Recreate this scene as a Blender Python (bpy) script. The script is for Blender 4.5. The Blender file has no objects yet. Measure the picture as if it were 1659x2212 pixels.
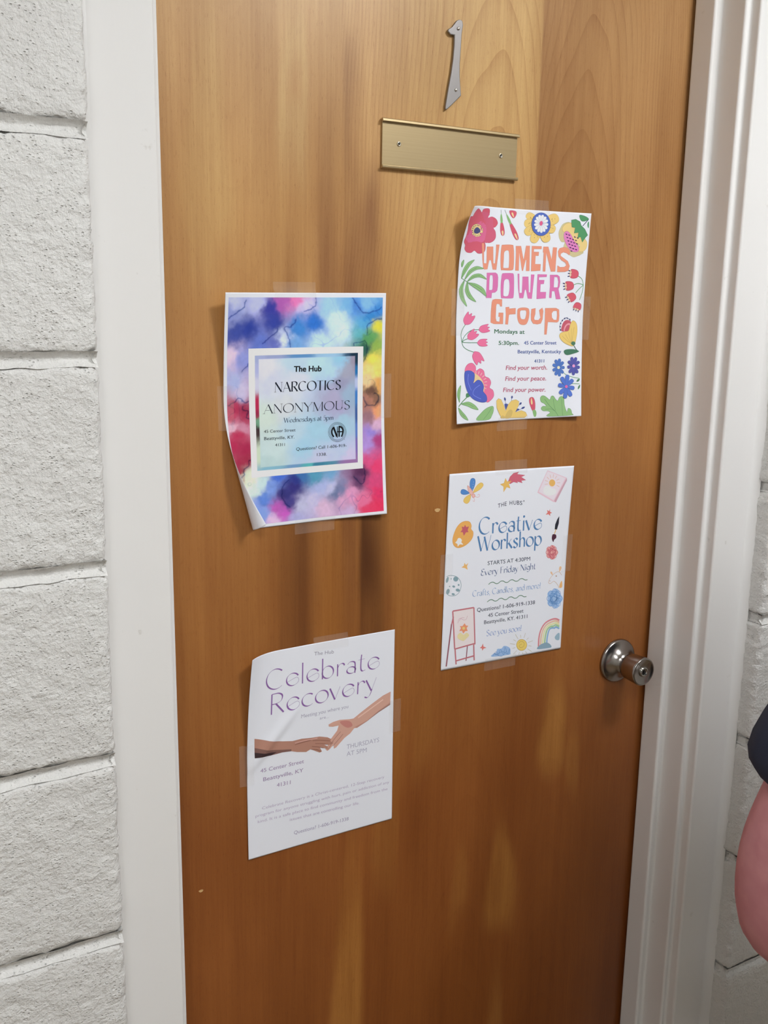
import bpy, bmesh, math
import numpy as np
from mathutils import Vector, Matrix, noise
from mathutils.geometry import tessellate_polygon

# ---------------------------------------------------------------- camera, light, exposure
scene = bpy.context.scene
COL = scene.collection
ZF = 1.2376                      # height of the measuring origin on the door above the floor
def make_camera():
    f, pitch, roll, yaw = 2114.87, -0.207497, 0.0157306, 0.528896
    cam = bpy.data.cameras.new('camera'); ob = bpy.data.objects.new('camera', cam); COL.objects.link(ob)
    cam.sensor_fit = 'HORIZONTAL'; cam.sensor_width = 36.0; cam.lens = 36.0 * f / 1659.0
    cam.clip_start = 0.02; cam.clip_end = 50
    fw = Vector((math.sin(yaw)*math.cos(pitch), math.cos(yaw)*math.cos(pitch), math.sin(pitch)))
    r0 = Vector((math.cos(yaw), -math.sin(yaw), 0)); u0 = r0.cross(fw)
    r = r0*math.cos(roll) + u0*math.sin(roll); u = -r0*math.sin(roll) + u0*math.cos(roll)
    M = Matrix((r, u, -fw)).transposed().to_4x4(); M.translation = Vector((-0.340013, -1.079348, 0.237775 + ZF))
    ob.matrix_world = M; scene.camera = ob
make_camera()
vs = scene.view_settings
vs.view_transform = 'Standard'; vs.look = 'None'; vs.gamma = 1.0; vs.use_curve_mapping = False
vs.exposure = 0.54
world = bpy.data.worlds.new('World'); scene.world = world; world.use_nodes = True
world.node_tree.nodes['Background'].inputs[0].default_value = (0.80, 0.84, 0.90, 1)
world.node_tree.nodes['Background'].inputs[1].default_value = 0.30
LAMPS = [((.80, -1.12), .20, 36.0), ((-.60, -1.70), .30, 14.0)]     # ceiling panels: place, half width, strength; the second is added fill light
LAMP_COL = (0.94, 0.968, 1.0)

# ---------------------------------------------------------------- helpers
def lin(h):
    h = h.lstrip('#'); out = []
    for i in (0, 2, 4):
        c = int(h[i:i+2], 16) / 255; out.append(c/12.92 if c <= .04045 else ((c+.055)/1.055)**2.4)
    return tuple(out) + (1.0,)
_m = {}
def mat(name, col, rough=.6, metal=0.0, coat=0.0, spec=.5, bump=None):
    if name in _m: return _m[name]
    m = bpy.data.materials.new(name); m.use_nodes = True; b = m.node_tree.nodes['Principled BSDF']
    b.inputs['Base Color'].default_value = lin(col) if isinstance(col, str) else col
    b.inputs['Roughness'].default_value = rough; b.inputs['Metallic'].default_value = metal
    b.inputs['Coat Weight'].default_value = coat; b.inputs['Specular IOR Level'].default_value = spec
    if bump:
        nt = m.node_tree; tc = nt.nodes.new('ShaderNodeTexCoord'); n = nt.nodes.new('ShaderNodeTexNoise'); bp = nt.nodes.new('ShaderNodeBump')
        n.inputs['Scale'].default_value = bump[0]; n.inputs['Detail'].default_value = 4
        bp.inputs['Strength'].default_value = bump[1]; bp.inputs['Distance'].default_value = bump[2]
        nt.links.new(tc.outputs['Object'], n.inputs['Vector']); nt.links.new(n.outputs['Fac'], bp.inputs['Height']); nt.links.new(bp.outputs[0], b.inputs['Normal'])
    _m[name] = m; return m
def obj(name, verts, faces, mats, parent=None, midx=None, smooth=False, origin=None, kind=None, label=None):
    me = bpy.data.meshes.new(name)
    base = Vector(parent_world(parent)) if parent is not None else Vector(origin or (0, 0, 0))
    if parent is not None and origin: pass
    me.from_pydata([tuple(Vector(v) - base) for v in verts], [], faces)
    for m in (mats if isinstance(mats, (list, tuple)) else [mats]): me.materials.append(m)
    if midx is not None: me.polygons.foreach_set('material_index', midx)
    if smooth: me.polygons.foreach_set('use_smooth', [True]*len(me.polygons))
    me.update()
    o = bpy.data.objects.new(name, me); COL.objects.link(o)
    if parent is not None: o.parent = parent
    else: o.location = base
    if kind: o['kind'] = kind
    if label: o['label'] = label
    return o
def parent_world(p):
    v = Vector((0, 0, 0))
    while p is not None: v += p.location; p = p.parent
    return v
def thing(name, loc, label, cat, group=None):
    o = bpy.data.objects.new(name, None); COL.objects.link(o); o.location = loc; o.empty_display_size = .05
    o['label'] = label; o['category'] = cat
    if group: o['group'] = group
    return o
def box(x0, x1, y0, y1, z0, z1):
    v = [(x, y, z) for x in (x0, x1) for y in (y0, y1) for z in (z0, z1)]
    return v, [(0,1,3,2), (4,6,7,5), (0,4,5,1), (2,3,7,6), (0,2,6,4), (1,5,7,3)]
def bevel(o, w, seg=2, angle=40):
    m = o.modifiers.new('bevel', 'BEVEL'); m.width = w; m.segments = seg; m.limit_method = 'ANGLE'; m.angle_limit = math.radians(angle)
    return o
def prism(poly, z0, z1):          # plan outline (x, y) extruded upward
    n = len(poly); v = [(x, y, z0) for x, y in poly] + [(x, y, z1) for x, y in poly]
    f = [(i, (i+1) % n, n+(i+1) % n, n+i) for i in range(n)] + [tuple(range(n))[::-1], tuple(range(n, 2*n))]
    return v, f
def plate(poly, y0, y1):          # front outline (x, z) given a thickness along y
    n = len(poly); v = [(x, y0, z) for x, z in poly] + [(x, y1, z) for x, z in poly]
    f = [(i, (i+1) % n, n+(i+1) % n, n+i) for i in range(n)] + [tuple(range(n))[::-1], tuple(range(n, 2*n))]
    return v, f
def lathe(prof, c, n=48, axis='y'):   # prof: (radius, distance out of the door)
    v = []; f = []
    for r, d in prof:
        for i in range(n):
            t = 2*math.pi*i/n; v.append((c[0]+r*math.cos(t), c[1]-d, c[2]+r*math.sin(t)))
    for k in range(len(prof)-1):
        for i in range(n):
            j = (i+1) % n; f.append((k*n+i, k*n+j, (k+1)*n+j, (k+1)*n+i))
    f.append(tuple(range(n))[::-1] if True else ()); f.append(tuple((len(prof)-1)*n+i for i in range(n)))
    return v, f
def fix_normals(o):
    bm = bmesh.new(); bm.from_mesh(o.data); bmesh.ops.recalc_face_normals(bm, faces=bm.faces); bm.to_mesh(o.data); bm.free(); return o

# ---------------------------------------------------------------- materials of the setting
def nodes(name):
    m = bpy.data.materials.new(name); m.use_nodes = True; nt = m.node_tree; return m, nt, nt.nodes['Principled BSDF']
def N(nt, t, **k):
    n = nt.nodes.new('ShaderNode'+t)
    for a, b in k.items():
        if a.startswith('i_'): n.inputs[a[2:].replace('_', ' ')].default_value = b
        else: setattr(n, a, b)
    return n
def mth(nt, op, a, b=None, c=None):
    n = nt.nodes.new('ShaderNodeMath'); n.operation = op
    for i, x in enumerate((a, b, c)):
        if x is None: continue
        if isinstance(x, (int, float)): n.inputs[i].default_value = x
        else: nt.links.new(x, n.inputs[i])
    return n.outputs[0]

def block_paint():
    m, nt, b = nodes('painted_block'); L = nt.links.new
    tc = N(nt, 'TexCoord'); 
    n1 = N(nt, 'TexNoise', i_Scale=260.0, i_Detail=5.0, i_Roughness=.62); L(tc.outputs['Object'], n1.inputs['Vector'])
    mp = N(nt, 'Mapping'); mp.inputs['Scale'].default_value = (1, 1, 1.7); L(tc.outputs['Object'], mp.inputs['Vector'])
    v = N(nt, 'TexVoronoi', i_Scale=230.0); v.feature = 'F1'; L(mp.outputs[0], v.inputs['Vector'])
    n2 = N(nt, 'TexNoise', i_Scale=95.0, i_Detail=4.0, i_Roughness=.6); L(tc.outputs['Object'], n2.inputs['Vector'])
    pit = mth(nt, 'MULTIPLY', mth(nt, 'SMOOTH_MAX' if False else 'MAXIMUM', mth(nt, 'SUBTRACT', .30, v.outputs['Distance']), 0.0), mth(nt, 'GREATER_THAN', n2.outputs['Fac'], .52))
    h = mth(nt, 'SUBTRACT', mth(nt, 'ADD', mth(nt, 'MULTIPLY', n1.outputs['Fac'], .75), mth(nt, 'MULTIPLY', n2.outputs['Fac'], 1.5)), mth(nt, 'MULTIPLY', pit, 2.2))
    bp = N(nt, 'Bump', i_Strength=.95, i_Distance=.0026); L(h, bp.inputs['Height']); L(bp.outputs[0], b.inputs['Normal'])
    cr = N(nt, 'ValToRGB'); cr.color_ramp.elements[0].position = .3; cr.color_ramp.elements[0].color = lin('e0deda'); cr.color_ramp.elements[1].color = lin('ebeae6')
    n3 = N(nt, 'TexNoise', i_Scale=9.0, i_Detail=4.0); L(tc.outputs['Object'], n3.inputs['Vector']); L(n3.outputs['Fac'], cr.inputs['Fac']); L(cr.outputs[0], b.inputs['Base Color'])
    b.inputs['Roughness'].default_value = .42
    return m
def frame_paint():
    m, nt, b = nodes('painted_frame'); L = nt.links.new
    tc = N(nt, 'TexCoord'); mp = N(nt, 'Mapping'); mp.inputs['Scale'].default_value = (60, 60, 3); L(tc.outputs['Object'], mp.inputs['Vector'])
    n = N(nt, 'TexNoise', i_Scale=6.0, i_Detail=4.0); L(mp.outputs[0], n.inputs['Vector'])
    bp = N(nt, 'Bump', i_Strength=.05, i_Distance=.0006); L(n.outputs['Fac'], bp.inputs['Height']); L(bp.outputs[0], b.inputs['Normal'])
    n2 = N(nt, 'TexNoise', i_Scale=26.0, i_Detail=6.0, i_Roughness=.7); L(tc.outputs['Object'], n2.inputs['Vector'])
    cr = N(nt, 'ValToRGB'); e = cr.color_ramp.elements; e[0].position = .22; e[0].color = lin('c4bfb6'); e[1].position = .34; e[1].color = lin('e8e6e3')
    L(n2.outputs['Fac'], cr.inputs['Fac']); L(cr.outputs[0], b.inputs['Base Color']); b.inputs['Roughness'].default_value = .33
    return m
def wood():
    m, nt, b = nodes('varnished_veneer'); L = nt.links.new
    tc = N(nt, 'TexCoord'); sx = N(nt, 'SeparateXYZ'); L(tc.outputs['Object'], sx.inputs[0]); x, z = sx.outputs[0], sx.outputs[2]
    att = N(nt, 'Attribute'); att.attribute_name = 'tint'
    def noi(sx_, sz_, det=3.0, rough=.55, off=0.0):
        mp = N(nt, 'Mapping'); mp.inputs['Scale'].default_value = (sx_, 1, sz_); mp.inputs['Location'].default_value = (off, off, off); L(tc.outputs['Object'], mp.inputs['Vector'])
        n = N(nt, 'TexNoise', i_Scale=1.0, i_Detail=det, i_Roughness=rough); L(mp.outputs[0], n.inputs['Vector']); return n.outputs['Fac']
    warp = mth(nt, 'MULTIPLY', mth(nt, 'SUBTRACT', noi(7, 3.5, 2.0), .5), 1.0)
    # veneer leaves: arches (cathedral figure) per leaf, contour lines of z + k*dx^2
    leafA = mth(nt, 'GREATER_THAN', x, .5165); leafB = mth(nt, 'GREATER_THAN', x, .224)
    cA = mth(nt, 'SUBTRACT', x, .598); cB = mth(nt, 'SUBTRACT', x, .440); cC = mth(nt, 'SUBTRACT', x, .085)
    def fig(c, k, fr, seed):
        ww = mth(nt, 'MULTIPLY', mth(nt, 'SUBTRACT', noi(9, 2.2, 2.0, .5, seed), .5), .20)
        cc = mth(nt, 'ADD', c, mth(nt, 'MULTIPLY', mth(nt, 'SUBTRACT', noi(2, 3.0, 1.0, .5, seed+3), .5), .05))
        g = mth(nt, 'ADD', mth(nt, 'ADD', z, mth(nt, 'MULTIPLY', mth(nt, 'MULTIPLY', cc, cc), k)), ww)
        s = mth(nt, 'FRACT', mth(nt, 'MULTIPLY', g, fr))           # one ring: slow rise, sharp dark end
        return mth(nt, 'POWER', s, 5.0)
    fA = fig(cA, 52.0, 14.0, 1.0); fB = fig(cB, 46.0, 13.0, 5.0); fC = fig(cC, -30.0, 11.0, 9.0)
    mix = lambda f, a, bb: mth(nt, 'ADD', mth(nt, 'MULTIPLY', mth(nt, 'SUBTRACT', 1.0, f), a), mth(nt, 'MULTIPLY', f, bb))
    ring = mix(leafA, mix(leafB, mth(nt, 'MULTIPLY', fC, .15), fB), fA)
    ring = mth(nt, 'MULTIPLY', ring, mth(nt, 'ADD', .25, mth(nt, 'MULTIPLY', noi(14, 5, 2.0, .5, 2.0), .75)))
    mr = N(nt, 'MapRange'); mr.inputs['From Min'].default_value = .0; mr.inputs['From Max'].default_value = .32; mr.inputs['To Min'].default_value = .30; L(z, mr.inputs['Value']); ring = mth(nt, 'MULTIPLY', ring, mr.outputs[0])
    fine = noi(340, 9, 4.0, .62, 4.0); mid = noi(70, 2.2, 3.0, .55, 6.0); blot = noi(9, 3.0, 4.0, .6, 11.0)
    pores = mth(nt, 'GREATER_THAN', noi(1100, 90, 2.0, .5, 8.0), .64); dots = noi(1500, 1100, 1.0, .5, 13.0); broad = noi(26, 1.2, 3.0, .6, 15.0)
    val = mth(nt, 'ADD', mth(nt, 'ADD', 1.0, mth(nt, 'MULTIPLY', mth(nt, 'SUBTRACT', fine, .5), .42)), mth(nt, 'MULTIPLY', mth(nt, 'SUBTRACT', mid, .5), .36))
    val = mth(nt, 'ADD', val, mth(nt, 'MULTIPLY', mth(nt, 'SUBTRACT', blot, .5), .46))
    val = mth(nt, 'SUBTRACT', val, mth(nt, 'MULTIPLY', ring, .32)); val = mth(nt, 'SUBTRACT', val, mth(nt, 'MULTIPLY', pores, .17)); val = mth(nt, 'ADD', val, mth(nt, 'MULTIPLY', mth(nt, 'SUBTRACT', dots, .5), .22)); val = mth(nt, 'ADD', val, mth(nt, 'MULTIPLY', mth(nt, 'SUBTRACT', broad, .5), .26))
    val = mth(nt, 'MAXIMUM', val, .2)
    # darker wood is also redder: raise each channel to its own power of the value
    cb = N(nt, 'CombineXYZ'); L(mth(nt, 'POWER', val, .80), cb.inputs[0]); L(mth(nt, 'POWER', val, 1.15), cb.inputs[1]); L(mth(nt, 'POWER', val, 1.45), cb.inputs[2])
    mu = N(nt, 'Mix'); mu.data_type = 'RGBA'; mu.blend_type = 'MULTIPLY'; mu.inputs[0].default_value = 1.0
    L(att.outputs['Color'], mu.inputs[6]); L(cb.outputs[0], mu.inputs[7]); L(mu.outputs[2], b.inputs['Base Color'])
    bp = N(nt, 'Bump', i_Strength=.10, i_Distance=.0006); L(fine, bp.inputs['Height']); L(bp.outputs[0], b.inputs['Normal'])
    b.inputs['Roughness'].default_value = .42; b.inputs['Specular IOR Level'].default_value = .35
    b.inputs['Coat Weight'].default_value = .25; b.inputs['Coat Roughness'].default_value = .30
    return m
def speckle(name, c0, c1, scale, rough=.8):
    m, nt, b = nodes(name); L = nt.links.new
    tc = N(nt, 'TexCoord'); n = N(nt, 'TexNoise', i_Scale=scale, i_Detail=5.0); L(tc.outputs['Object'], n.inputs['Vector'])
    cr = N(nt, 'ValToRGB'); cr.color_ramp.elements[0].position = .35; cr.color_ramp.elements[0].color = lin(c0); cr.color_ramp.elements[1].position = .65; cr.color_ramp.elements[1].color = lin(c1)
    L(n.outputs['Fac'], cr.inputs['Fac']); L(cr.outputs[0], b.inputs['Base Color']); b.inputs['Roughness'].default_value = rough
    return m
M_BLOCK = block_paint(); M_FRAME = frame_paint(); M_WOOD = wood()
M_WALL = mat('painted_wall', 'c4c2bc', .7, bump=(40, .2, .002)); M_CEIL = speckle('ceiling_tile', 'd8d6d0', 'e2e0da', 60)
M_FLOOR = speckle('floor_tile', '77634a', '877358', 25, .45); M_PANEL = mat('brown_wainscot', 'b08a60', .5)

# ---------------------------------------------------------------- block walls
FY = -.1418          # front face of the blockwork
XL, XR = -.104, .8770
PITCH = .2032
rng = np.random.RandomState(4)
def fbm(p, s, o=3):
    return noise.fractal(Vector(p)*s, 1.0, 2.0, o)
def block_mesh(x0, x1, y0, y1, z0, z1, step, fine, seed, r=.009):
    """a rough block with rounded arrises; only the front, the two ends, top and bottom bands carry a fine grid"""
    w, d, h = x1-x0, y1-y0, z1-z0; c = ((x0+x1)/2, (y0+y1)/2, (z0+z1)/2)
    def axis(L, st):
        n = max(1, int(round((L-2*r)/st))); a = list(np.linspace(-L/2+r, L/2-r, n+1)); e = [r*.35, r*.7, r] if fine else [r]
        return [-(L/2) if k == 2 else -(L/2-r+0)-q if False else None for k, q in ()] + [-(L/2-r)-q for q in e[::-1]] + a + [(L/2-r)+q for q in e]
    X, Y, Z = axis(w, step), axis(d, max(step*1.6, .008)), axis(h, step)
    V = {}; verts = []; faces = []
    nx, ny, nz = len(X), len(Y), len(Z)
    def vid(i, j, k):
        key = (i, j, k)
        if key in V: return V[key]
        p = Vector((X[i], Y[j], Z[k])); q = Vector((max(-w/2+r, min(w/2-r, p.x)), max(-d/2+r, min(d/2-r, p.y)), max(-h/2+r, min(h/2-r, p.z))))
        nrm = (p-q)
        if nrm.length < 1e-9: nrm = p.normalized(); out = p
        else: nrm.normalize(); out = q + nrm*r
        g = Vector(c)+out
        dsp = fbm(g + Vector((seed*3.1, 0, 0)), 14, 2)*.0009
        if fine:
            t = noise.noise(Vector((g.x*150, g.y*150, g.z*190)))
            dsp += fbm(g, 90, 3)*.0010 - max(0, t-.30)*.0026
            edge = (abs(abs(p.x)-w/2) < r*1.1) + (abs(abs(p.y)-d/2) < r*1.1) + (abs(abs(p.z)-h/2) < r*1.1)
            if edge > 1: dsp += fbm(g, 120, 2)*.0016
        V[key] = len(verts); verts.append(tuple(g + nrm*dsp)); return V[key]
    def quad(a, b, c_, d_): faces.append((vid(*a), vid(*b), vid(*c_), vid(*d_)))
    for i in range(nx-1):
        for k in range(nz-1):
            quad((i, 0, k), (i+1, 0, k), (i+1, 0, k+1), (i, 0, k+1)); 
        for j in range(ny-1):
            quad((i, j, nz-1), (i+1, j, nz-1), (i+1, j+1, nz-1), (i, j+1, nz-1)); quad((i, j, 0), (i, j+1, 0), (i+1, j+1, 0), (i+1, j, 0))
    for j in range(ny-1):
        for k in range(nz-1):
            quad((0, j, k), (0, j, k+1), (0, j+1, k+1), (0, j+1, k)); quad((nx-1, j, k), (nx-1, j+1, k), (nx-1, j+1, k+1), (nx-1, j, k+1))
    return verts, faces
def build_wall(name, side, xa, xb, ncourse):
    root = obj(name, *box(xa+.004, xb-.004, FY+.012, .052, 0, ncourse*PITCH), M_BLOCK, origin=((xa+xb)/2, 0, 0), kind='structure')
    J = .0052
    for n in range(ncourse):
        z0, z1 = n*PITCH+J, (n+1)*PITCH-J
        x = xb if side < 0 else xa; first = True; L = .3969 if n % 2 else .1937
        while (x > xa+.02 if side < 0 else x < xb-.02):
            e = max(xa, x-L) if side < 0 else min(xb, x+L)
            a, b = (e, x) if side < 0 else (x, e)
            near = first and .2 < z0 < 1.9
            v, f = block_mesh(a + (0 if (first and side > 0) else J), b - (0 if (first and side < 0) else J), FY, .05, z0, z1, .0045 if near else .03, near, n*7+side)
            if not near and not first: pass
            obj('block', v, f, M_BLOCK, root, smooth=True)
            x = x-L-.0063 if side < 0 else x+L+.0063; L = .3969; first = False
        # tooled mortar bed under this course, wavy and lipped
        if n == 0: continue
        vs_ = []; fs = []; NX = 160; K = 7; zc = n*PITCH
        xs = [xa+.001+(xb-xa-.002)*i/NX for i in range(NX+1)]
        for i, xx in enumerate(xs):
            for k in range(K):
                t = -1+2*k/(K-1); w = .0075
                wob = noise.noise(Vector((xx*60, n*3.3, k*.9)))*.0011
                lip = .0022 if k in (1, K-2) else 0
                yy = FY + .0012 + .0066*(1-t*t) - lip*max(0, noise.noise(Vector((xx*35, n*5.1+k, 2)))+.2)
                vs_.append((xx, yy + wob*.6, zc + t*w + noise.noise(Vector((xx*28, n*2.7, 7)))*.0016 + wob))
        for i in range(NX):
            for k in range(K-1): fs.append((i*K+k, (i+1)*K+k, (i+1)*K+k+1, i*K+k+1))
        obj('mortar_joint', vs_, fs, M_BLOCK, root, smooth=True)
        # the same bed turned into the opening
        vs_ = []; fs = []; NY = 12; sx = XL if side < 0 else XR
        for i in range(NY+1):
            yy = FY+.004+(.05-FY-.004)*i/NY
            for k in range(K):
                t = -1+2*k/(K-1); d = .0012+.0050*(1-t*t) + noise.noise(Vector((yy*60, n*3.3, k)))*.0008
                vs_.append((sx + side*d, yy, zc+t*.0068))
        for i in range(NY):
            for k in range(K-1): fs.append((i*K+k, (i+1)*K+k, (i+1)*K+k+1, i*K+k+1))
        obj('mortar_joint', vs_, fs, M_BLOCK, root, smooth=True)
    return root
build_wall('wall_left', -1, -1.60, XL, 12)
build_wall('wall_right', 1, XR, 2.30, 12)
# blocks over the opening
top = obj('wall_front', *box(XL+.003, XR-.003, FY+.012, .05, 2.123, 12*PITCH), M_BLOCK, origin=(.387, 0, 2.12), kind='structure')
for z0, z1 in ((2.125, 11*PITCH-.0045), (11*PITCH+.0045, 12*PITCH-.0045)):
    x = XL+.0045
    while x < XR-.02:
        e = min(XR-.0045, x+.39); obj('block', *block_mesh(x, e, FY, .048, z0, z1, .03, False, 3), M_BLOCK, top, smooth=True); x = e+.0095

# ---------------------------------------------------------------- the rest of the corridor
CH = 12*PITCH
obj('floor', *box(-1.6, 2.3, -2.35, .052, -.05, 0), M_FLOOR, origin=(.35, -1.1, 0), kind='structure')
obj('ceiling', *box(-1.6, 2.3, -2.35, .052, CH, CH+.05), M_CEIL, origin=(.35, -1.1, CH), kind='structure')
obj('wall_back', *box(-1.6, 2.3, -2.45, -2.35, 0, CH), M_WALL, origin=(.35, -2.4, 0), kind='structure')
# the corridor stays open at both ends and runs on; short returns close the lamp-lit bay far from view
obj('wall_far_left', *box(-1.70, -1.60, -2.45, .052, 0, CH), M_WALL, origin=(-1.65, -1.2, 0), kind='structure')
obj('wall_far_right', *box(2.30, 2.40, -2.45, .052, 0, CH), M_WALL, origin=(2.35, -1.2, 0), kind='structure')
def ceiling_light(x, y, hw, power, label):
    t = thing('ceiling_light', (x, y, CH), label, 'lamp', 'ceiling panels of the corridor')
    hx = hy = hw
    v = []; f = []
    for (a0, a1, b0, b1) in ((-hx-.02, -hx, -hy-.02, hy+.02), (hx, hx+.02, -hy-.02, hy+.02), (-hx, hx, -hy-.02, -hy), (-hx, hx, hy, hy+.02)):
        vv, ff = box(x+a0, x+a1, y+b0, y+b1, CH-.02, CH-.001); k = len(v); v += vv; f += [tuple(i+k for i in q) for q in ff]
    obj('frame', v, f, mat('lamp_frame', 'e8e8e6', .5), t)
    m = bpy.data.materials.new('lit_diffuser'); m.use_nodes = True; b = m.node_tree.nodes['Principled BSDF']
    b.inputs['Base Color'].default_value = (.9, .9, .9, 1); b.inputs['Emission Color'].default_value = LAMP_COL + (1,); b.inputs['Emission Strength'].default_value = power
    obj('diffuser', *box(x-hx, x+hx, y-hy, y+hy, CH-.014, CH-.004), m, t)
for i, ((x, y), hw, s) in enumerate(LAMPS):
    ceiling_light(x, y, hw, s, ('lit square ceiling panel above the right wall of the corridor', 'added square fill light panel near the back wall of the corridor')[i])

# ---------------------------------------------------------------- door frame (hollow metal, two rebates)
PR = [(.797, .050), (.797, -.0045), (.7805, -.0045), (.7805, -.043), (.7925, -.043), (.7925, -.086), (.8015, -.086), (.8015, -.1035), (.8690, -.1035), (.8690, .050)]
HT = 2.018                                   # underside of the head stop
fr = obj('trim_1', *prism(PR, 0, HT+.0885), M_FRAME, origin=(.83, 0, 0), kind='structure'); bevel(fr, .0038, 4)
fl = obj('trim_2', *prism([(.7715-x, y) for x, y in PR][::-1], 0, HT+.0885), M_FRAME, origin=(-.06, 0, 0), kind='structure'); bevel(fl, .0018, 3)
hd = [(y, (x-.7805)) for x, y in PR]          # head: the same profile, turned over
v = [(xx, y+.0004, HT+dz) for xx in (-.0305, .8018) for y, dz in hd]; n = len(hd)
th = obj('trim_3', v, [(i, (i+1) % n, n+(i+1) % n, n+i) for i in range(n)] + [tuple(range(n))[::-1], tuple(range(n, 2*n))], M_FRAME, origin=(.386, 0, HT), kind='structure'); fix_normals(th)
def caulk(name, xa, s):
    vs_ = []; fs = []; NZ = 420; K = 6
    for i in range(NZ+1):
        z = 2.1*i/NZ
        for k in range(K):
            t = k/(K-1); wob = noise.noise(Vector((1+s, z*45, k*.8)))*.0009+noise.noise(Vector((4+s, z*9, 1)))*.0008
            vs_.append((xa + s*t*.0125, -.1036 - .011*t*t + wob*t, z))
    for i in range(NZ):
        for k in range(K-1): fs.append((i*K+k, i*K+k+1, (i+1)*K+k+1, (i+1)*K+k))
    return fix_normals(obj(name, vs_, fs, M_FRAME, origin=(xa, -.1, 0), kind='structure', smooth=True))
caulk('trim_4', .8650, 1); caulk('trim_5', -.0930, -1)

# ---------------------------------------------------------------- the door
def tint_field(X, Z):
    """the veneer's own colour: sapwood, heart streaks, leaves; X, Z door coordinates"""
    T = Z
    def g(a, s): return np.exp(-(a/s)**2)
    def nz(sx, sz, seed):
        return np.array([noise.noise(Vector((x*sx, seed, z*sz))) for x, z in zip(X.ravel(), T.ravel())]).reshape(X.shape)
    w1 = nz(10, 4, 1.3); w2 = nz(30, 7, 5.7)
    stops = [(-1.3, '804618'), (-.75, '84491c'), (-.45, '8e5224'), (-.15, '9c6430'), (.1, 'aa733c'), (.35, 'ba8a52'), (.6, 'c69c68'), (.9, 'c8a06c')]  # base tone by height: darker and redder towards the bottom
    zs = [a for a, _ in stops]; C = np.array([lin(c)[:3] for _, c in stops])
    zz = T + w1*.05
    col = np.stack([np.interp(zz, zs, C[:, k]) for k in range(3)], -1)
    def blend(mask, c, s=1.0):
        nonlocal col
        mm = np.clip(mask*s, 0, 1)[..., None]; col = col*(1-mm) + np.array(lin(c)[:3])*mm
    def mul(mask, rgb):
        nonlocal col
        col = col*(1-mask[..., None]*(1-np.array(rgb)))
    sm = lambda a, lo, hi: np.clip((a-lo)/(hi-lo), 0, 1)
    # right leaf browner, above all at the top; middle leaf yellower
    ra = sm(X, .5160, .5168)*sm(T, .12, .34); mul(ra, (.74, .66, .60))
    ra = sm(X, .5160, .5168)*(1-sm(T, .12, .34)); mul(ra*.5, (.92, .86, .82))
    mb = sm(X, .27, .34)*(1-sm(X, .5160, .5168))*sm(T, .25, .5); blend(mb, 'd0aa6c', .5)
    # heart streaks: x, z top, z bottom, half width, strength, sharp left edge?
    for (x0, zt, zb, hw, st, c, sharp) in (
(.239, .54, -.24, .012, .85, '7c4c2c', 1), (.262, .44, .0, .014, .80, '80502f', 0), (.205, .47, .0, .013, .75, '906038', 0), (.222, .40, .0, .010, .6, '906038', 0),
        (.1545, .34, .13, .009, .85, '84502a', 0), 
        (.273, .10, -.30, .021, 1.0, '482410', 1), (.162, .10, -.30, .026, .9, '582d14', 1), (.196, -.02, -.22, .012, .0, 'b5783c', 0),
        (.300, -.05, -.26, .008, .40, '74401d', 0)):
        xc = x0 + w1*.006*(0 if sharp else 1)
        d = X-xc + w2*.004
        m = np.exp(-(np.abs(d)/hw)**3)
        if sharp: m = np.where(d < 0, np.clip(1+(d+hw*.8)/.003, 0, 1)*np.where(d < -hw*.8, 1, 1)*(d > -hw*.8-.003), m)
        taper = sm(zt - T + w2*.06, 0, .10)*sm(T - zb + w1*.08, 0, .12)
        blend(m*taper*np.clip(.78+.7*w2+.5*w1, .25, 1.0), c, st)
    m = g(X-.216-w2*.006, .018)*sm(-T, .02, .08)*sm(T, -.26, -.2); blend(m, 'a2672c', .6)
    # pale flames low on the door and in the upper left
    for (xc, zt, zb, hx, st, c) in ((.243, -.40, -1.1, .036, .75, 'b07636'), (.512, -.50, -.71, .034, .72, 'a87032'), (.600, -.28, -.47, .034, .62, 'b07838'), (.640, -.36, -.52, .018, .45, 'a87034'),
                                    (.165, .62, .36, .026, .50, 'ceac74'), (.060, .60, .25, .036, .28, 'c8a468'), (.40, -.80, -1.2, .05, .35, '8a5426'), (.43, -.50, -.68, .02, .35, 'a06a30'), (.505, -.72, -1.1, .024, .5, '9c6630'), (.30, -.20, -.62, .03, .35, 'a87034'), (.36, -.25, -.42, .02, .3, 'a87034')):
        t = (zt - T + w2*.03)/(zt-zb); hw = hx*1.25*np.clip(t, .02, 1)**.40; d = X-xc-w1*.012-w2*.004
        m = np.clip((1-np.abs(d)/hw)*1.7, 0, 1)*sm(t, 0, .5)*(1-sm(t+w2*.15, .70, 1.08))*(1.1+.6*w2); blend(m*m*(3-2*m), c, st)
    w3 = nz(22, 1.8, 8.3); col = col*(1 + (.16*w1+.14*w3)[..., None]*np.array([.8, 1.0, 1.2]))
    mul(np.clip(w1*w2*2, 0, 1)*.5, (.8, .72, .66))
    return col
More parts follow.
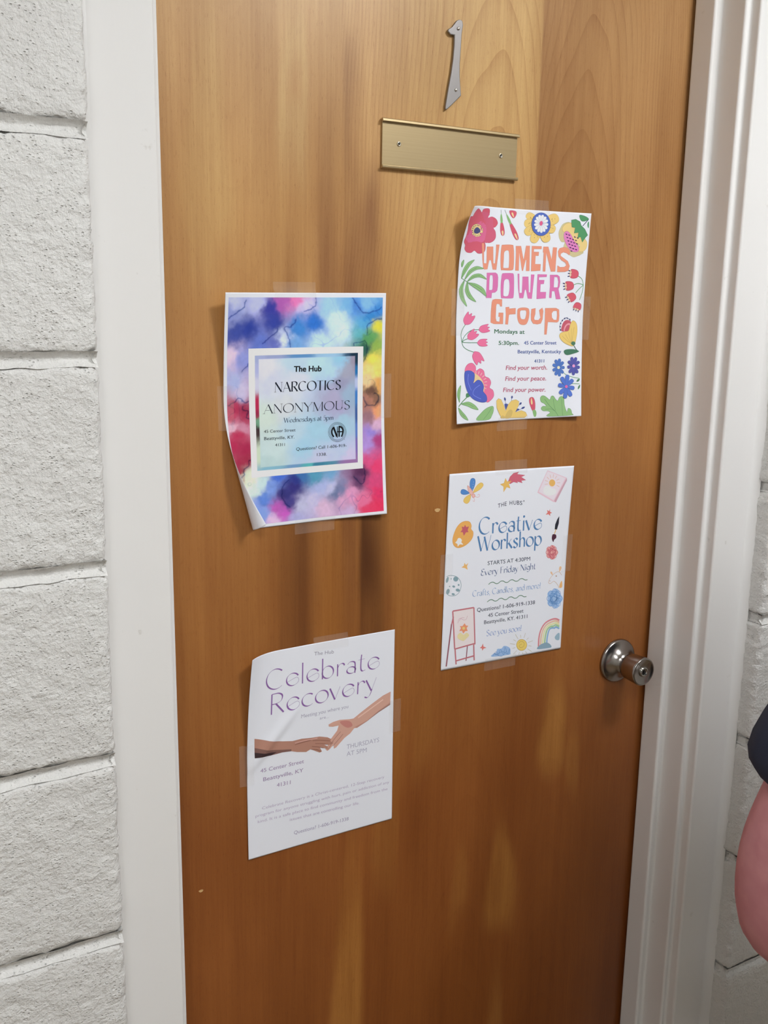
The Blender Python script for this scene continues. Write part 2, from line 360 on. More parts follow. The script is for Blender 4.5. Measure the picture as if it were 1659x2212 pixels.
def build_door():
    X0, X1, TH = -.0205, .7935, .044
    d = obj('door_1', *box(X0, X1, .0008, TH, .012, 2.034), mat('door_edge', '8a5526', .5), origin=(0, 0, ZF), kind='structure')
    nx, nz = 204, 500
    xs = np.linspace(X0, X1, nx+1); zs = np.linspace(.012, 2.034, nz+1) - ZF
    X, Z = np.meshgrid(xs, zs)
    v = np.stack([X, 0*X, Z+ZF], -1).reshape(-1, 3)
    idx = np.arange((nx+1)*(nz+1)).reshape(nz+1, nx+1)
    f = np.stack([idx[:-1, :-1], idx[:-1, 1:], idx[1:, 1:], idx[1:, :-1]], -1).reshape(-1, 4)
    ve = obj('veneer_face', v.tolist(), f.tolist(), M_WOOD, d)
    a = ve.data.color_attributes.new('tint', 'FLOAT_COLOR', 'POINT')
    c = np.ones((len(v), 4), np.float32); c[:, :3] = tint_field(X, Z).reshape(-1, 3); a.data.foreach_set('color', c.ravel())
    # knob: rose and neck, grip, lock cylinder
    M_ST = knob_metal(); K = (.7205, 0, -.3040+ZF)
    kn = obj('door_knob', *lathe([(.0120, .018), (.0138, .0225), (.0172, .0252), (.0196, .0280), (.0206, .0320), (.0220, .0560), (.0216, .0592), (.0198, .0602), (.0186, .0594), (.0080, .0586)], K), M_ST, d, smooth=True, label='brushed steel cylindrical knob with keyhole')
    obj('rose', *lathe([(.0348, .0002), (.0352, .0022), (.0342, .0048), (.0325, .0060), (.0300, .0068), (.0250, .0100), (.0205, .0140), (.0170, .0185), (.0148, .0235)], K, 64), M_ST, kn, smooth=True)
    obj('lock_cylinder', *lathe([(.0078, .0570), (.0078, .0604), (.0068, .0612), (.0052, .0612), (.0048, .0600), (.0010, .0600)], K, 32), mat('cylinder_metal', 'b9b7b2', .22, 1.0), kn, smooth=True)
    obj('key_slot', *box(K[0]-.0008, K[0]+.0008, -.0612, -.0602, K[2]-.0036, K[2]+.0036), mat('slot_dark', '101010', .6), kn)
    # the small pale dents
    for x, z, r in ((.3742, -.0306, .0032), (.030, -.494, .0022)):
        p = [(x + r*1.35*math.cos(t)*(1+.2*math.sin(3*t)), z+ZF + r*.8*math.sin(t)) for t in np.linspace(0, 2*math.pi, 13)[:-1]]
        obj('chipped_spot', *plate(p, -.0002, .0004), mat('bare_wood', 'd2ab74', .7), d)
    return d
def knob_metal():
    m, nt, b = nodes('brushed_steel'); L = nt.links.new
    b.inputs['Metallic'].default_value = 1; b.inputs['Base Color'].default_value = (.36, .335, .315, 1); b.inputs['Roughness'].default_value = .22
    tc = N(nt, 'TexCoord'); n = N(nt, 'TexNoise', i_Scale=700.0, i_Detail=2.0); L(tc.outputs['Object'], n.inputs['Vector'])
    bp = N(nt, 'Bump', i_Strength=.06, i_Distance=.0004); L(n.outputs['Fac'], bp.inputs['Height']); L(bp.outputs[0], b.inputs['Normal'])
    return m
build_door()

# ---------------------------------------------------------------- door number and name plate holder
def door_number():
    P = [(.3838, .5811), (.3805, .5796), (.3739, .5714), (.3683, .5681), (.3679, .5655), (.3718, .5623), (.3775, .5624), (.3776, .551), (.3765, .5356), (.3741, .5186), (.3706, .5002), (.3674, .4817), (.367, .4764), (.369, .476), (.3754, .4813), (.39, .4946), (.3889, .5023), (.3872, .515), (.3866, .5305), (.3876, .5498), (.3882, .5652), (.3898, .5756), (.3889, .5799), (.3867, .5812)]
    t = thing('door_number', (.379, 0, .528+ZF), 'satin metal house number 1 screwed to the wooden door above the brass plate', 'number')
    m = mat('satin_nickel', (.31, .29, .28, 1), .5, .8, bump=(900, .15, .0004))
    o = obj('numeral', *plate([(x, z+ZF) for x, z in P], -.0046, -.0012), m, t); fix_normals(o); bevel(o, .0011, 3, 30)
    for x, z in ((.3826, .5706), (.3815, .5004)):
        fix_normals(obj('screw', *lathe([(.0021, .0040), (.0020, .0052), (.0014, .0060), (.0003, .0063)], (x, 0, z+ZF), 16), mat('screw_metal', (.75, .73, .70, 1), .25, 1.0), t, smooth=True))
        fix_normals(obj('standoff', *lathe([(.0024, 0), (.0024, .0014)], (x, 0, z+ZF), 12), m, t))
door_number()
def name_plate():
    cx, cz, w, h = .3796, .4290+ZF, .2047, .0567
    t = thing('nameplate_holder', (cx, 0, cz), 'empty brass coloured nameplate holder screwed to the wooden door under the number', 'nameplate')
    m, nt, b = nodes('gold_aluminium'); L = nt.links.new
    b.inputs['Metallic'].default_value = .75; b.inputs['Roughness'].default_value = .42
    tc = N(nt, 'TexCoord'); mp = N(nt, 'Mapping'); mp.inputs['Scale'].default_value = (2, 1, 900); L(tc.outputs['Object'], mp.inputs['Vector'])
    n = N(nt, 'TexNoise', i_Scale=1.0, i_Detail=3.0); L(mp.outputs[0], n.inputs['Vector'])
    bp = N(nt, 'Bump', i_Strength=.10, i_Distance=.0003); L(n.outputs['Fac'], bp.inputs['Height']); L(bp.outputs[0], b.inputs['Normal'])
    cr = N(nt, 'ValToRGB'); cr.color_ramp.elements[0].color = lin('b09a72'); cr.color_ramp.elements[1].color = lin('c2ad86'); L(n.outputs['Fac'], cr.inputs['Fac']); L(cr.outputs[0], b.inputs['Base Color'])
    back = obj('back_plate', *box(cx-w/2+.0012, cx+w/2-.0012, -.0030, -.0010, cz-h/2, cz+h/2), m, t); bevel(back, .0003, 1)
    for s in (1, -1):   # channel lips: hooked section swept along x
        S = [(-.0010, h/2), (-.0052, h/2+.0004), (-.0066, h/2-.0008), (-.0068, h/2-.0032), (-.0056, h/2-.0040), (-.0050, h/2-.0030), (-.0046, h/2-.0016), (-.0026, h/2-.0018)]
        v = [(x, y, cz+s*z) for x in (cx-w/2, cx+w/2) for y, z in S]; n_ = len(S)
        o = obj('channel_lip', v, [(i, (i+1) % n_, n_+(i+1) % n_, n_+i) for i in range(n_)] + [tuple(range(n_))[::-1], tuple(range(n_, 2*n_))], m, t); fix_normals(o); bevel(o, .0003, 2, 25)
    for x, z in ((.3019, .4300), (.4549, .4295)):
        s = obj('screw', *lathe([(.0030, .0028), (.0029, .0036), (.0024, .0041), (.0016, .0040), (.0012, .0034), (.0003, .0034)], (x, 0, z+ZF), 20), mat('screw_brass', (.62, .56, .44, 1), .3, 1.0), t, smooth=True); fix_normals(s)
        obj('screw_slot', *box(x-.0009, x+.0009, -.0042, -.0033, z+ZF-.0009, z+ZF+.0009), mat('slot_dark', '101010', .6), s)
name_plate()

# ---------------------------------------------------------------- taped sheets of paper
ART = {
'women': [
  ['red_flower_print', 'print of a large red flower with a dark centre', [
    ['p','c64b62',[-1060,1260,-993,1266,-964,1314,-901,1363,-830,1344,-785,1319,-758,1361,-645,1371,-626,1321,-647,1259,-582,1276,-509,1253,-476,1200,-517,1150,-554,1142,-510,1096,-500,1021,-543,971,-614,948,-679,966,-663,912,-671,843,-723,814,-785,812,-841,844,-893,816,-966,820,-1011,859,-1011,906,-1047,952,-1025,1021,-1023,1102,-1055,1198],1,[]],
    ['l','a83a52',4.4,[-1060,1260,-993,1266,-964,1314,-901,1363,-830,1344,-785,1319,-758,1361,-645,1371,-626,1321,-647,1259,-582,1276,-509,1253,-476,1200,-517,1150,-554,1142,-510,1096,-500,1021,-543,971,-614,948,-679,966,-663,912,-671,843,-723,814,-785,812,-841,844,-893,816,-966,820,-1011,859,-1011,906,-1047,952,-1025,1021,-1023,1102,-1055,1198,-1060,1260],2],
    ['p','cc5a86',[-815,1203,-665,1157,-673,1007,-723,951,-815,961,-967,941,-1013,1021],1,[]],
    ['p','c4506f',[-783,1326,-625,1314,-657,1259,-572,1270,-545,1149,-501,1042,-561,971,-678,953,-661,1103,-714,1235],1,[]],
    ['p','e9c98a',[-720,1100,-727,1065,-752,1035,-790,1018,-836,1016,-881,1030,-919,1056,-942,1091,-942,1126,-916,1155,-870,1172,-816,1174,-768,1161,-734,1135],1,[]],
    ['l','7a3040',2.9,[-720,1100,-727,1065,-752,1035,-790,1018,-836,1016,-881,1030,-919,1056,-942,1091,-942,1126,-916,1155,-870,1172,-816,1174,-768,1161,-734,1135,-720,1100],2],
    ['l','4a2a40',8.7,[-750,1099,-733,1100],0],
    ['l','4a2a40',8.7,[-753,1077,-737,1073],0],
    ['l','4a2a40',8.7,[-767,1058,-754,1049],0],
    ['l','4a2a40',8.7,[-789,1045,-781,1033],0],
    ['l','4a2a40',8.7,[-816,1039,-814,1026],0],
    ['l','4a2a40',8.7,[-845,1042,-850,1030],0],
    ['l','4a2a40',8.7,[-872,1053,-883,1043],0],
    ['l','4a2a40',8.7,[-894,1071,-910,1065],0],
    ['l','4a2a40',8.7,[-906,1092,-926,1091],0],
    ['l','4a2a40',8.7,[-905,1114,-926,1118],0],
    ['l','4a2a40',8.7,[-892,1132,-910,1141],0],
    ['l','4a2a40',8.7,[-868,1146,-880,1158],0],
    ['l','4a2a40',8.7,[-837,1151,-840,1165],0],
    ['l','4a2a40',8.7,[-805,1149,-800,1161],0],
    ['l','4a2a40',8.7,[-777,1138,-766,1148],0],
    ['l','4a2a40',8.7,[-758,1120,-743,1126],0],
    ['p','34386e',[-831,1135,-779,1114,-767,1078,-826,1055,-878,1069,-879,1109],1,[]]]],
  ['flower_bud_print', '', [
    ['l','3b5a48',5.8,[-431,1370,-416,1244],0],
    ['p','c8475f',[-420,1244,-429,1182,-426,1112,-407,1060,-378,1047,-355,1066,-356,1120,-380,1188,-411,1245],1,[]],
    ['l','8c3045',2.9,[-420,1244,-429,1182,-426,1112,-407,1060,-378,1047,-355,1066,-356,1120,-380,1188,-411,1245,-420,1244],2],
    ['p','ecc48c',[-376,1047,-371,1068,-371,1092,-378,1109,-390,1113,-400,1106,-401,1088,-392,1066,-380,1047],1,[]],
    ['p','7fae6a',[-428,1326,-435,1289,-434,1246,-425,1213,-408,1205,-394,1216,-394,1249,-406,1291,-423,1326],1,[]],
    ['l','3b5a48',5.8,[-367,1374,-281,1244],0],
    ['p','c8475f',[-285,1243,-259,1164,-215,1076,-164,1014,-125,1004,-112,1033,-145,1102,-210,1182,-277,1246],1,[]],
    ['l','8c3045',2.9,[-285,1243,-259,1164,-215,1076,-164,1014,-125,1004,-112,1033,-145,1102,-210,1182,-277,1246,-285,1243],2],
    ['p','ecc48c',[-124,1005,-132,1032,-146,1062,-163,1082,-177,1085,-183,1075,-172,1052,-150,1025,-127,1004],1,[]],
    ['p','7fae6a',[-339,1328,-324,1284,-299,1236,-271,1202,-250,1197,-243,1212,-262,1250,-298,1294,-335,1329],1,[]]]],
  ['flower_bud_print', '', [
    ['p','c8475f',[-283,1368,-176,1367,-164,1326,-205,1278,-257,1307],1,[]],
    ['l','8c3045',2.9,[-283,1368,-176,1367,-164,1326,-205,1278,-257,1307,-283,1368],2],
    ['p','ecc48c',[-203,1287,-206,1309,-214,1332,-227,1348,-240,1349,-248,1341,-242,1323,-225,1302,-207,1286],1,[]]]],
  ['yellow_flower_print', 'print of a yellow flower with a blue and white daisy centre', [
    ['p','e4bd6c',[253,1225,204,1287,133,1343,60,1365,12,1342,2,1300,57,1256,151,1226,244,1214],1,[]],
    ['l','b08a3c',2.9,[253,1225,204,1287,133,1343,60,1365,12,1342,2,1300,57,1256,151,1226,244,1214,253,1225],2],
    ['l','8a6a35',7.3,[85,1295,91,1287],0],
    ['l','8a6a35',7.3,[79,1300,85,1292],0],
    ['l','8a6a35',7.3,[73,1306,79,1298],0],
    ['l','8a6a35',7.3,[138,1272,144,1264],0],
    ['l','8a6a35',7.3,[130,1311,136,1303],0],
    ['l','8a6a35',7.3,[124,1317,130,1309],0],
    ['l','8a6a35',7.3,[190,1283,196,1275],0],
    ['p','e4bd6c',[249,1227,168,1261,74,1280,-1,1266,-25,1223,-5,1180,68,1165,165,1180,248,1213],1,[]],
    ['l','b08a3c',2.9,[249,1227,168,1261,74,1280,-1,1266,-25,1223,-5,1180,68,1165,165,1180,248,1213,249,1227],2],
    ['l','8a6a35',7.3,[68,1236,74,1228],0],
    ['l','8a6a35',7.3,[58,1229,64,1221],0],
    ['l','8a6a35',7.3,[48,1222,54,1214],0],
    ['l','8a6a35',7.3,[122,1214,127,1205],0],
    ['l','8a6a35',7.3,[110,1240,116,1232],0],
    ['l','8a6a35',7.3,[100,1233,106,1225],0],
    ['l','8a6a35',7.3,[173,1224,179,1216],0],
    ['p','e4bd6c',[244,1225,144,1215,42,1184,-17,1138,-8,1091,43,1065,122,1088,200,1147,253,1214],1,[]],
    ['l','b08a3c',2.9,[244,1225,144,1215,42,1184,-17,1138,-8,1091,43,1065,122,1088,200,1147,253,1214,244,1225],2],
    ['l','8a6a35',7.3,[77,1171,83,1163],0],
    ['l','8a6a35',7.3,[68,1150,74,1142],0],
    ['l','8a6a35',7.3,[60,1129,66,1121],0],
    ['l','8a6a35',7.3,[130,1148,136,1140],0],
    ['l','8a6a35',7.3,[120,1161,126,1152],0],
    ['l','8a6a35',7.3,[112,1139,118,1131],0],
    ['l','8a6a35',7.3,[182,1159,187,1151],0],
    ['p','e4bd6c',[240,1222,164,1162,100,1084,84,1013,127,978,189,982,239,1042,261,1133,257,1217],1,[]],
    ['l','b08a3c',2.9,[240,1222,164,1162,100,1084,84,1013,127,978,189,982,239,1042,261,1133,257,1217,240,1222],2],
    ['l','8a6a35',7.3,[139,1116,145,1108],0],
    ['l','8a6a35',7.3,[145,1082,151,1074],0],
    ['l','8a6a35',7.3,[150,1049,156,1041],0],
    ['l','8a6a35',7.3,[193,1093,199,1085],0],
    ['l','8a6a35',7.3,[196,1093,202,1085],0],
    ['l','8a6a35',7.3,[202,1059,208,1051],0],
    ['l','8a6a35',7.3,[244,1103,250,1095],0],
    ['p','e4bd6c',[240,1217,235,1135,256,1049,308,994,374,995,418,1031,402,1098,336,1170,257,1223],1,[]],
    ['l','b08a3c',2.9,[240,1217,235,1135,256,1049,308,994,374,995,418,1031,402,1098,336,1170,257,1223,240,1217],2],
    ['l','8a6a35',7.3,[254,1124,259,1116],0],
    ['l','8a6a35',7.3,[284,1093,290,1084],0],
    ['l','8a6a35',7.3,[315,1061,321,1052],0],
    ['l','8a6a35',7.3,[307,1101,313,1093],0],
    ['l','8a6a35',7.3,[336,1103,342,1095],0],
    ['l','8a6a35',7.3,[367,1071,373,1063],0],
    ['l','8a6a35',7.3,[359,1111,365,1103],0],
    ['p','e4bd6c',[245,1213,303,1161,381,1120,454,1115,492,1150,492,1197,432,1230,339,1237,252,1226],1,[]],
    ['l','b08a3c',2.9,[245,1213,303,1161,381,1120,454,1115,492,1150,492,1197,432,1230,339,1237,252,1226,245,1213],2],
    ['l','8a6a35',7.3,[309,1200,315,1192],0],
    ['l','8a6a35',7.3,[351,1185,357,1177],0],
    ['l','8a6a35',7.3,[394,1170,400,1162],0],
    ['l','8a6a35',7.3,[362,1177,368,1169],0],
    ['l','8a6a35',7.3,[403,1196,409,1187],0],
    ['l','8a6a35',7.3,[446,1180,452,1172],0],
    ['l','8a6a35',7.3,[414,1188,420,1179],0],
    ['p','e4bd6c',[253,1212,360,1208,472,1227,539,1271,533,1327,482,1364,396,1351,308,1295,244,1227],1,[]],
    ['l','b08a3c',2.9,[253,1212,360,1208,472,1227,539,1271,533,1327,482,1364,396,1351,308,1295,244,1227,253,1212],2],
    ['l','8a6a35',7.3,[328,1286,334,1278],0],
    ['l','8a6a35',7.3,[375,1290,381,1282],0],
    ['l','8a6a35',7.3,[422,1294,428,1286],0],
    ['l','8a6a35',7.3,[382,1263,388,1255],0],
    ['l','8a6a35',7.3,[426,1301,432,1293],0],
    ['l','8a6a35',7.3,[473,1304,479,1296],0],
    ['l','8a6a35',7.3,[433,1274,439,1266],0],
    ['p','3f5cb0',[407,1228,396,1162,356,1108,295,1077,226,1074,162,1101,116,1151,97,1215,109,1279,149,1333,209,1364,278,1367,341,1342,387,1292],1,[]],
    ['l','2b3f85',4.4,[407,1228,396,1162,356,1108,295,1077,226,1074,162,1101,116,1151,97,1215,109,1279,149,1333,209,1364,278,1367,341,1342,387,1292,407,1228],2],
    ['p','e8ebf2',[276,1229,302,1215,334,1205,360,1207,371,1220,366,1235,341,1243,307,1241,277,1233],1,[]],
    ['l','7f97cc',2.9,[276,1229,302,1215,334,1205,360,1207,371,1220,366,1235,341,1243,307,1241,277,1233,276,1229],2],
    ['p','e8ebf2',[271,1219,286,1194,310,1171,336,1159,355,1166,360,1181,342,1200,309,1215,275,1223],1,[]],
    ['l','7f97cc',2.9,[271,1219,286,1194,310,1171,336,1159,355,1166,360,1181,342,1200,309,1215,275,1223,271,1219],2],
    ['p','e8ebf2',[262,1212,264,1182,275,1148,294,1127,315,1126,328,1139,320,1164,295,1193,267,1214],1,[]],
    ['l','7f97cc',2.9,[262,1212,264,1182,275,1148,294,1127,315,1126,328,1139,320,1164,295,1193,267,1214,262,1212],2],
    ['p','e8ebf2',[250,1210,238,1179,234,1143,242,1116,261,1109,279,1118,283,1146,272,1181,256,1210],1,[]],
    ['l','7f97cc',2.9,[250,1210,238,1179,234,1143,242,1116,261,1109,279,1118,283,1146,272,1181,256,1210,250,1210],2],
    ['p','e8ebf2',[238,1212,214,1188,194,1157,190,1131,204,1119,225,1122,241,1146,246,1180,244,1211],1,[]],
    ['l','7f97cc',2.9,[238,1212,214,1188,194,1157,190,1131,204,1119,225,1122,241,1146,246,1180,244,1211,238,1212],2],
    ['p','e8ebf2',[229,1220,197,1208,166,1189,151,1168,159,1154,178,1150,203,1164,223,1190,234,1217],1,[]],
    ['l','7f97cc',2.9,[229,1220,197,1208,166,1189,151,1168,159,1154,178,1150,203,1164,223,1190,234,1217,229,1220],2],
    ['p','e8ebf2',[226,1230,194,1234,160,1231,137,1221,135,1205,148,1194,174,1195,204,1209,227,1226],1,[]],
    ['l','7f97cc',2.9,[226,1230,194,1234,160,1231,137,1221,135,1205,148,1194,174,1195,204,1209,227,1226,226,1230],2],
    ['p','e8ebf2',[228,1241,206,1258,177,1272,151,1273,138,1261,139,1246,161,1236,195,1233,226,1237],1,[]],
    ['l','7f97cc',2.9,[228,1241,206,1258,177,1272,151,1273,138,1261,139,1246,161,1236,195,1233,226,1237,228,1241],2],
    ['p','e8ebf2',[235,1250,226,1275,208,1300,186,1314,166,1310,158,1295,171,1276,200,1258,231,1247],1,[]],
    ['l','7f97cc',2.9,[235,1250,226,1275,208,1300,186,1314,166,1310,158,1295,171,1276,200,1258,231,1247,235,1250],2],
    ['p','e8ebf2',[246,1254,251,1283,248,1314,234,1336,214,1339,199,1328,201,1304,218,1276,241,1253],1,[]],
    ['l','7f97cc',2.9,[246,1254,251,1283,248,1314,234,1336,214,1339,199,1328,201,1304,218,1276,241,1253,246,1254],2],
    ['p','e8ebf2',[258,1254,277,1279,290,1310,288,1334,271,1343,252,1337,242,1314,243,1283,253,1255],1,[]],
    ['l','7f97cc',2.9,[258,1254,277,1279,290,1310,288,1334,271,1343,252,1337,242,1314,243,1283,253,1255,258,1254],2],
    ['p','e8ebf2',[269,1249,298,1264,324,1285,334,1307,323,1320,303,1322,283,1306,269,1278,264,1251],1,[]],
    ['l','7f97cc',2.9,[269,1249,298,1264,324,1285,334,1307,323,1320,303,1322,283,1306,269,1278,264,1251,269,1249],2],
    ['p','e8ebf2',[275,1240,307,1240,340,1247,360,1260,359,1276,344,1286,318,1281,292,1264,273,1244],1,[]],
    ['l','7f97cc',2.9,[275,1240,307,1240,340,1247,360,1260,359,1276,344,1286,318,1281,292,1264,273,1244,275,1240],2],
    ['p','d24f7c',[274,1230,270,1217,261,1207,250,1202,239,1203,230,1210,225,1221,224,1235,229,1248,238,1258,249,1263,260,1262,269,1255,274,1244],1,[]]]],
  ['drooping_flower_print', 'print of a drooping yellow flower with a pink speckled middle', [
    ['p','c5b888',[738,1261,630,1245,581,1184,558,1126,572,1055,613,1006,669,1001,655,943,697,887,767,838,836,811,910,828,964,851,998,888,873,1008,787,1134],1,[]],
    ['l','9a8f62',2.9,[738,1261,630,1245,581,1184,558,1126,572,1055,613,1006,669,1001,655,943,697,887,767,838,836,811,910,828,964,851,998,888,873,1008,787,1134,738,1261],2],
    ['p','e6c27c',[667,1244,775,1260,853,1209,997,1070,1051,1006,1041,926,970,883,902,900,933,966,854,1007,775,1062,703,1146,639,1136,614,1185],1,[]],
    ['l','b08a3c',2.9,[667,1244,775,1260,853,1209,997,1070,1051,1006,1041,926,970,883,902,900,933,966,854,1007,775,1062,703,1146,639,1136,614,1185,667,1244],2],
    ['p','d478b4',[703,1148,772,1098,824,1028,896,965,918,901,858,877,771,903,699,973,650,1058,650,1122],1,[]],
    ['l','9c4c88',2.9,[703,1148,772,1098,824,1028,896,965,918,901,858,877,771,903,699,973,650,1058,650,1122,703,1148],2],
    ['l','4a2558',13.1,[673,1113,703,1105],0],
    ['l','4a2558',13.1,[721,1102,752,1094],0],
    ['l','4a2558',13.1,[819,1080,850,1072],0],
    ['l','4a2558',13.1,[869,1068,899,1061],0],
    ['l','4a2558',13.1,[693,1069,723,1062],0],
    ['l','4a2558',13.1,[742,1058,772,1051],0],
    ['l','4a2558',13.1,[791,1047,821,1039],0],
    ['l','4a2558',13.1,[840,1036,871,1028],0],
    ['l','4a2558',13.1,[713,1025,744,1018],0],
    ['l','4a2558',13.1,[763,1014,793,1007],0],
    ['l','4a2558',13.1,[812,1003,842,995],0],
    ['l','4a2558',13.1,[862,992,892,984],0],
    ['l','4a2558',13.1,[734,982,764,974],0],
    ['l','4a2558',13.1,[783,970,814,963],0],
    ['l','4a2558',13.1,[833,959,864,951],0],
    ['l','4a2558',13.1,[754,938,785,930],0],
    ['l','4a2558',13.1,[804,926,835,918],0],
    ['l','4a2558',13.1,[854,915,885,907],0],
    ['l','4a2558',13.1,[775,893,806,886],0],
    ['p','3f8a55',[753,1297,825,1310,900,1282,924,1233,993,1185,1049,1108,1015,1078,966,1011,931,1082,882,1066,888,1138,815,1128,826,1200,771,1205],0,[]],
    ['l','2b6640',4.4,[753,1297,825,1310,900,1282,924,1233,993,1185,1049,1108,1015,1078,966,1011,931,1082,882,1066,888,1138,815,1128,826,1200,771,1205,753,1297],0]]],
  ['leaf_print', '', [
    ['l','2d3a5a',10.2,[952,1227,1042,1319],0],
    ['p','3f8a55',[883,1364,965,1359,1042,1324,981,1292,917,1297],1,[]],
    ['l','2b6640',4.4,[883,1364,965,1359,1042,1324,981,1292,917,1297,883,1364],2],
    ['p','3f8a55',[1050,1288,1056,1202,1031,1230,1030,1270],1,[]]]],
  ['fern_leaf_print', 'print of a green leaf spray', [
    ['l','4c8050',8.7,[-1027,494,-901,432],0],
    ['p','84b070',[-1023,634,-1004,672,-1000,715,-1012,719,-1043,679,-1035,635],1,[]],
    ['l','4c8050',4.4,[-1023,634,-1004,672,-1000,715,-1012,719,-1043,679,-1035,635,-1023,634],2],
    ['l','3f6e45',4.4,[-1029,635,-1023,676],1],
    ['p','84b070',[-1016,497,-956,578,-895,658,-837,718,-846,726,-940,686,-1007,598,-1029,500],1,[]],
    ['l','4c8050',4.4,[-1016,497,-956,578,-895,658,-837,718,-846,726,-940,686,-1007,598,-1029,500,-1016,497],2],
    ['l','3f6e45',4.4,[-1022,499,-982,588,-917,672],1],
    ['p','84b070',[-960,483,-873,562,-782,607,-687,617,-687,628,-798,647,-913,591,-971,489],1,[]],
    ['l','4c8050',4.4,[-960,483,-873,562,-782,607,-687,617,-687,628,-798,647,-913,591,-971,489,-960,483],2],
    ['l','3f6e45',4.4,[-966,486,-893,577,-790,627],1],
    ['p','84b070',[-916,455,-824,497,-734,511,-634,487,-628,497,-728,553,-849,535,-925,463],1,[]],
    ['l','4c8050',4.4,[-916,455,-824,497,-734,511,-634,487,-628,497,-728,553,-849,535,-925,463,-916,455],2],
    ['l','3f6e45',4.4,[-920,459,-836,516,-731,532],1],
    ['p','84b070',[-988,460,-1051,357,-1025,237,-935,145,-922,150,-970,251,-992,352,-974,456],1,[]],
    ['l','4c8050',4.4,[-988,460,-1051,357,-1025,237,-935,145,-922,150,-970,251,-992,352,-974,456,-988,460],2],
    ['l','3f6e45',4.4,[-981,458,-1021,354,-997,244],1],
    ['p','84b070',[-936,445,-956,337,-896,245,-791,197,-782,206,-850,274,-898,346,-921,445],1,[]],
    ['l','4c8050',4.4,[-936,445,-956,337,-896,245,-791,197,-782,206,-850,274,-898,346,-921,445,-936,445],2],
    ['l','3f6e45',4.4,[-928,445,-927,342,-873,259],1],
    ['p','84b070',[-904,426,-809,375,-708,324,-626,272,-612,280,-662,365,-779,423,-898,438],1,[]],
    ['l','4c8050',4.4,[-904,426,-809,375,-708,324,-626,272,-612,280,-662,365,-779,423,-898,438,-904,426],2],
    ['l','3f6e45',4.4,[-901,432,-794,399,-685,345],1]]],
  ['red_berry_print', 'print of four red bell flowers on an arching stem', [
    ['l','5d9463',10.2,[936,560,1008,522,1045,441,1035,337,996,232],1],
    ['l','5d9463',10.2,[870,435,946,457,1045,441],1],
    ['l','5d9463',10.2,[918,328,972,381,1042,433],1],
    ['p','f0c0a0',[820,537,779,552,787,589,781,625,823,637],1,[]],
    ['p','c94a5e',[947,581,925,538,859,524,805,535,825,569,814,587,826,607,808,643,862,647,927,626],1,[]],
    ['l','8c3045',4.4,[947,581,925,538,859,524,805,535,825,569,814,587,826,607,808,643,862,647,927,626,947,581],2],
    ['l','2c2e60',13.1,[794,553,755,548],0],
    ['l','2c2e60',13.1,[795,588,757,590],0],
    ['l','2c2e60',13.1,[796,623,758,632],0],
    ['p','f0c0a0',[761,370,716,379,717,416,702,452,742,469],1,[]],
    ['p','c94a5e',[876,429,864,384,802,361,746,365,758,402,744,419,751,440,725,473,777,484,846,472],1,[]],
    ['l','8c3045',4.4,[876,429,864,384,802,361,746,365,758,402,744,419,751,440,725,473,777,484,846,472,876,429],2],
    ['l','2c2e60',13.1,[731,382,694,372],0],
    ['l','2c2e60',13.1,[725,417,686,414],0],
    ['l','2c2e60',13.1,[718,452,678,456],0],
    ['p','f0c0a0',[849,212,805,208,786,241,754,268,779,295],1,[]],
    ['p','c94a5e',[915,300,929,256,888,217,838,204,829,240,808,251,803,272,763,294,802,319,867,329],1,[]],
    ['l','8c3045',4.4,[915,300,929,256,888,217,838,204,829,240,808,251,803,272,763,294,802,319,867,329,915,300],2],
    ['l','2c2e60',13.1,[817,214,791,194],0],
    ['l','2c2e60',13.1,[792,244,761,229],0],
    ['l','2c2e60',13.1,[768,273,732,264],0],
    ['p','f0c0a0',[1009,104,984,81,945,97,903,103,899,133],1,[]],
    ['p','c94a5e',[985,196,1029,170,1032,124,1009,93,974,116,952,114,932,127,889,125,896,160,931,196],1,[]],
    ['l','8c3045',4.4,[985,196,1029,170,1032,124,1009,93,974,116,952,114,932,127,889,125,896,160,931,196,985,196],2],
    ['l','2c2e60',13.1,[986,91,984,65],0],
    ['l','2c2e60',13.1,[947,102,938,78],0],
    ['l','2c2e60',13.1,[908,112,891,90],0]]],
  ['heading_word', 'orange cut-out style word WOMENS', [
    ['p','dc8a6e',[-725,941,-686,942,-675,854,-684,832,-676,690,-631,689,-638,900,-534,904,-519,692,-490,693,-482,816,-484,931,-430,933,-466,611,-524,613,-560,730,-588,731,-601,679,-612,615,-665,611,-680,624,-701,735],0,[]],
    ['l','b96c55',3.1,[-725,941,-686,942,-675,854,-684,832,-676,690,-631,689,-638,900,-534,904,-519,692,-490,693,-482,816,-484,931,-430,933,-466,611,-524,613,-560,730,-588,731,-601,679,-612,615,-665,611,-680,624,-701,735,-725,941],0],
    ['p','dc8a6e',[-390,920,-366,932,-217,937,-191,908,-178,788,-178,659,-201,613,-358,610,-388,624,-401,759,-399,856],1,[[-312,863,-267,853,-255,748,-257,650,-271,638,-340,636,-351,655,-348,760,-346,835]]],
    ['l','b96c55',3.1,[-390,920,-366,932,-217,937,-191,908,-178,788,-178,659,-201,613,-358,610,-388,624,-401,759,-399,856,-390,920],2],
    ['l','b96c55',3.1,[-312,863,-267,853,-255,748,-257,650,-271,638,-340,636,-351,655,-348,760,-346,835,-312,863],2],
    ['p','dc8a6e',[-152,925,-65,928,-20,770,-9,755,22,934,84,936,92,608,36,607,36,748,23,752,8,702,-17,606,-32,609,-88,840,-89,608,-146,608,-144,834],0,[]],
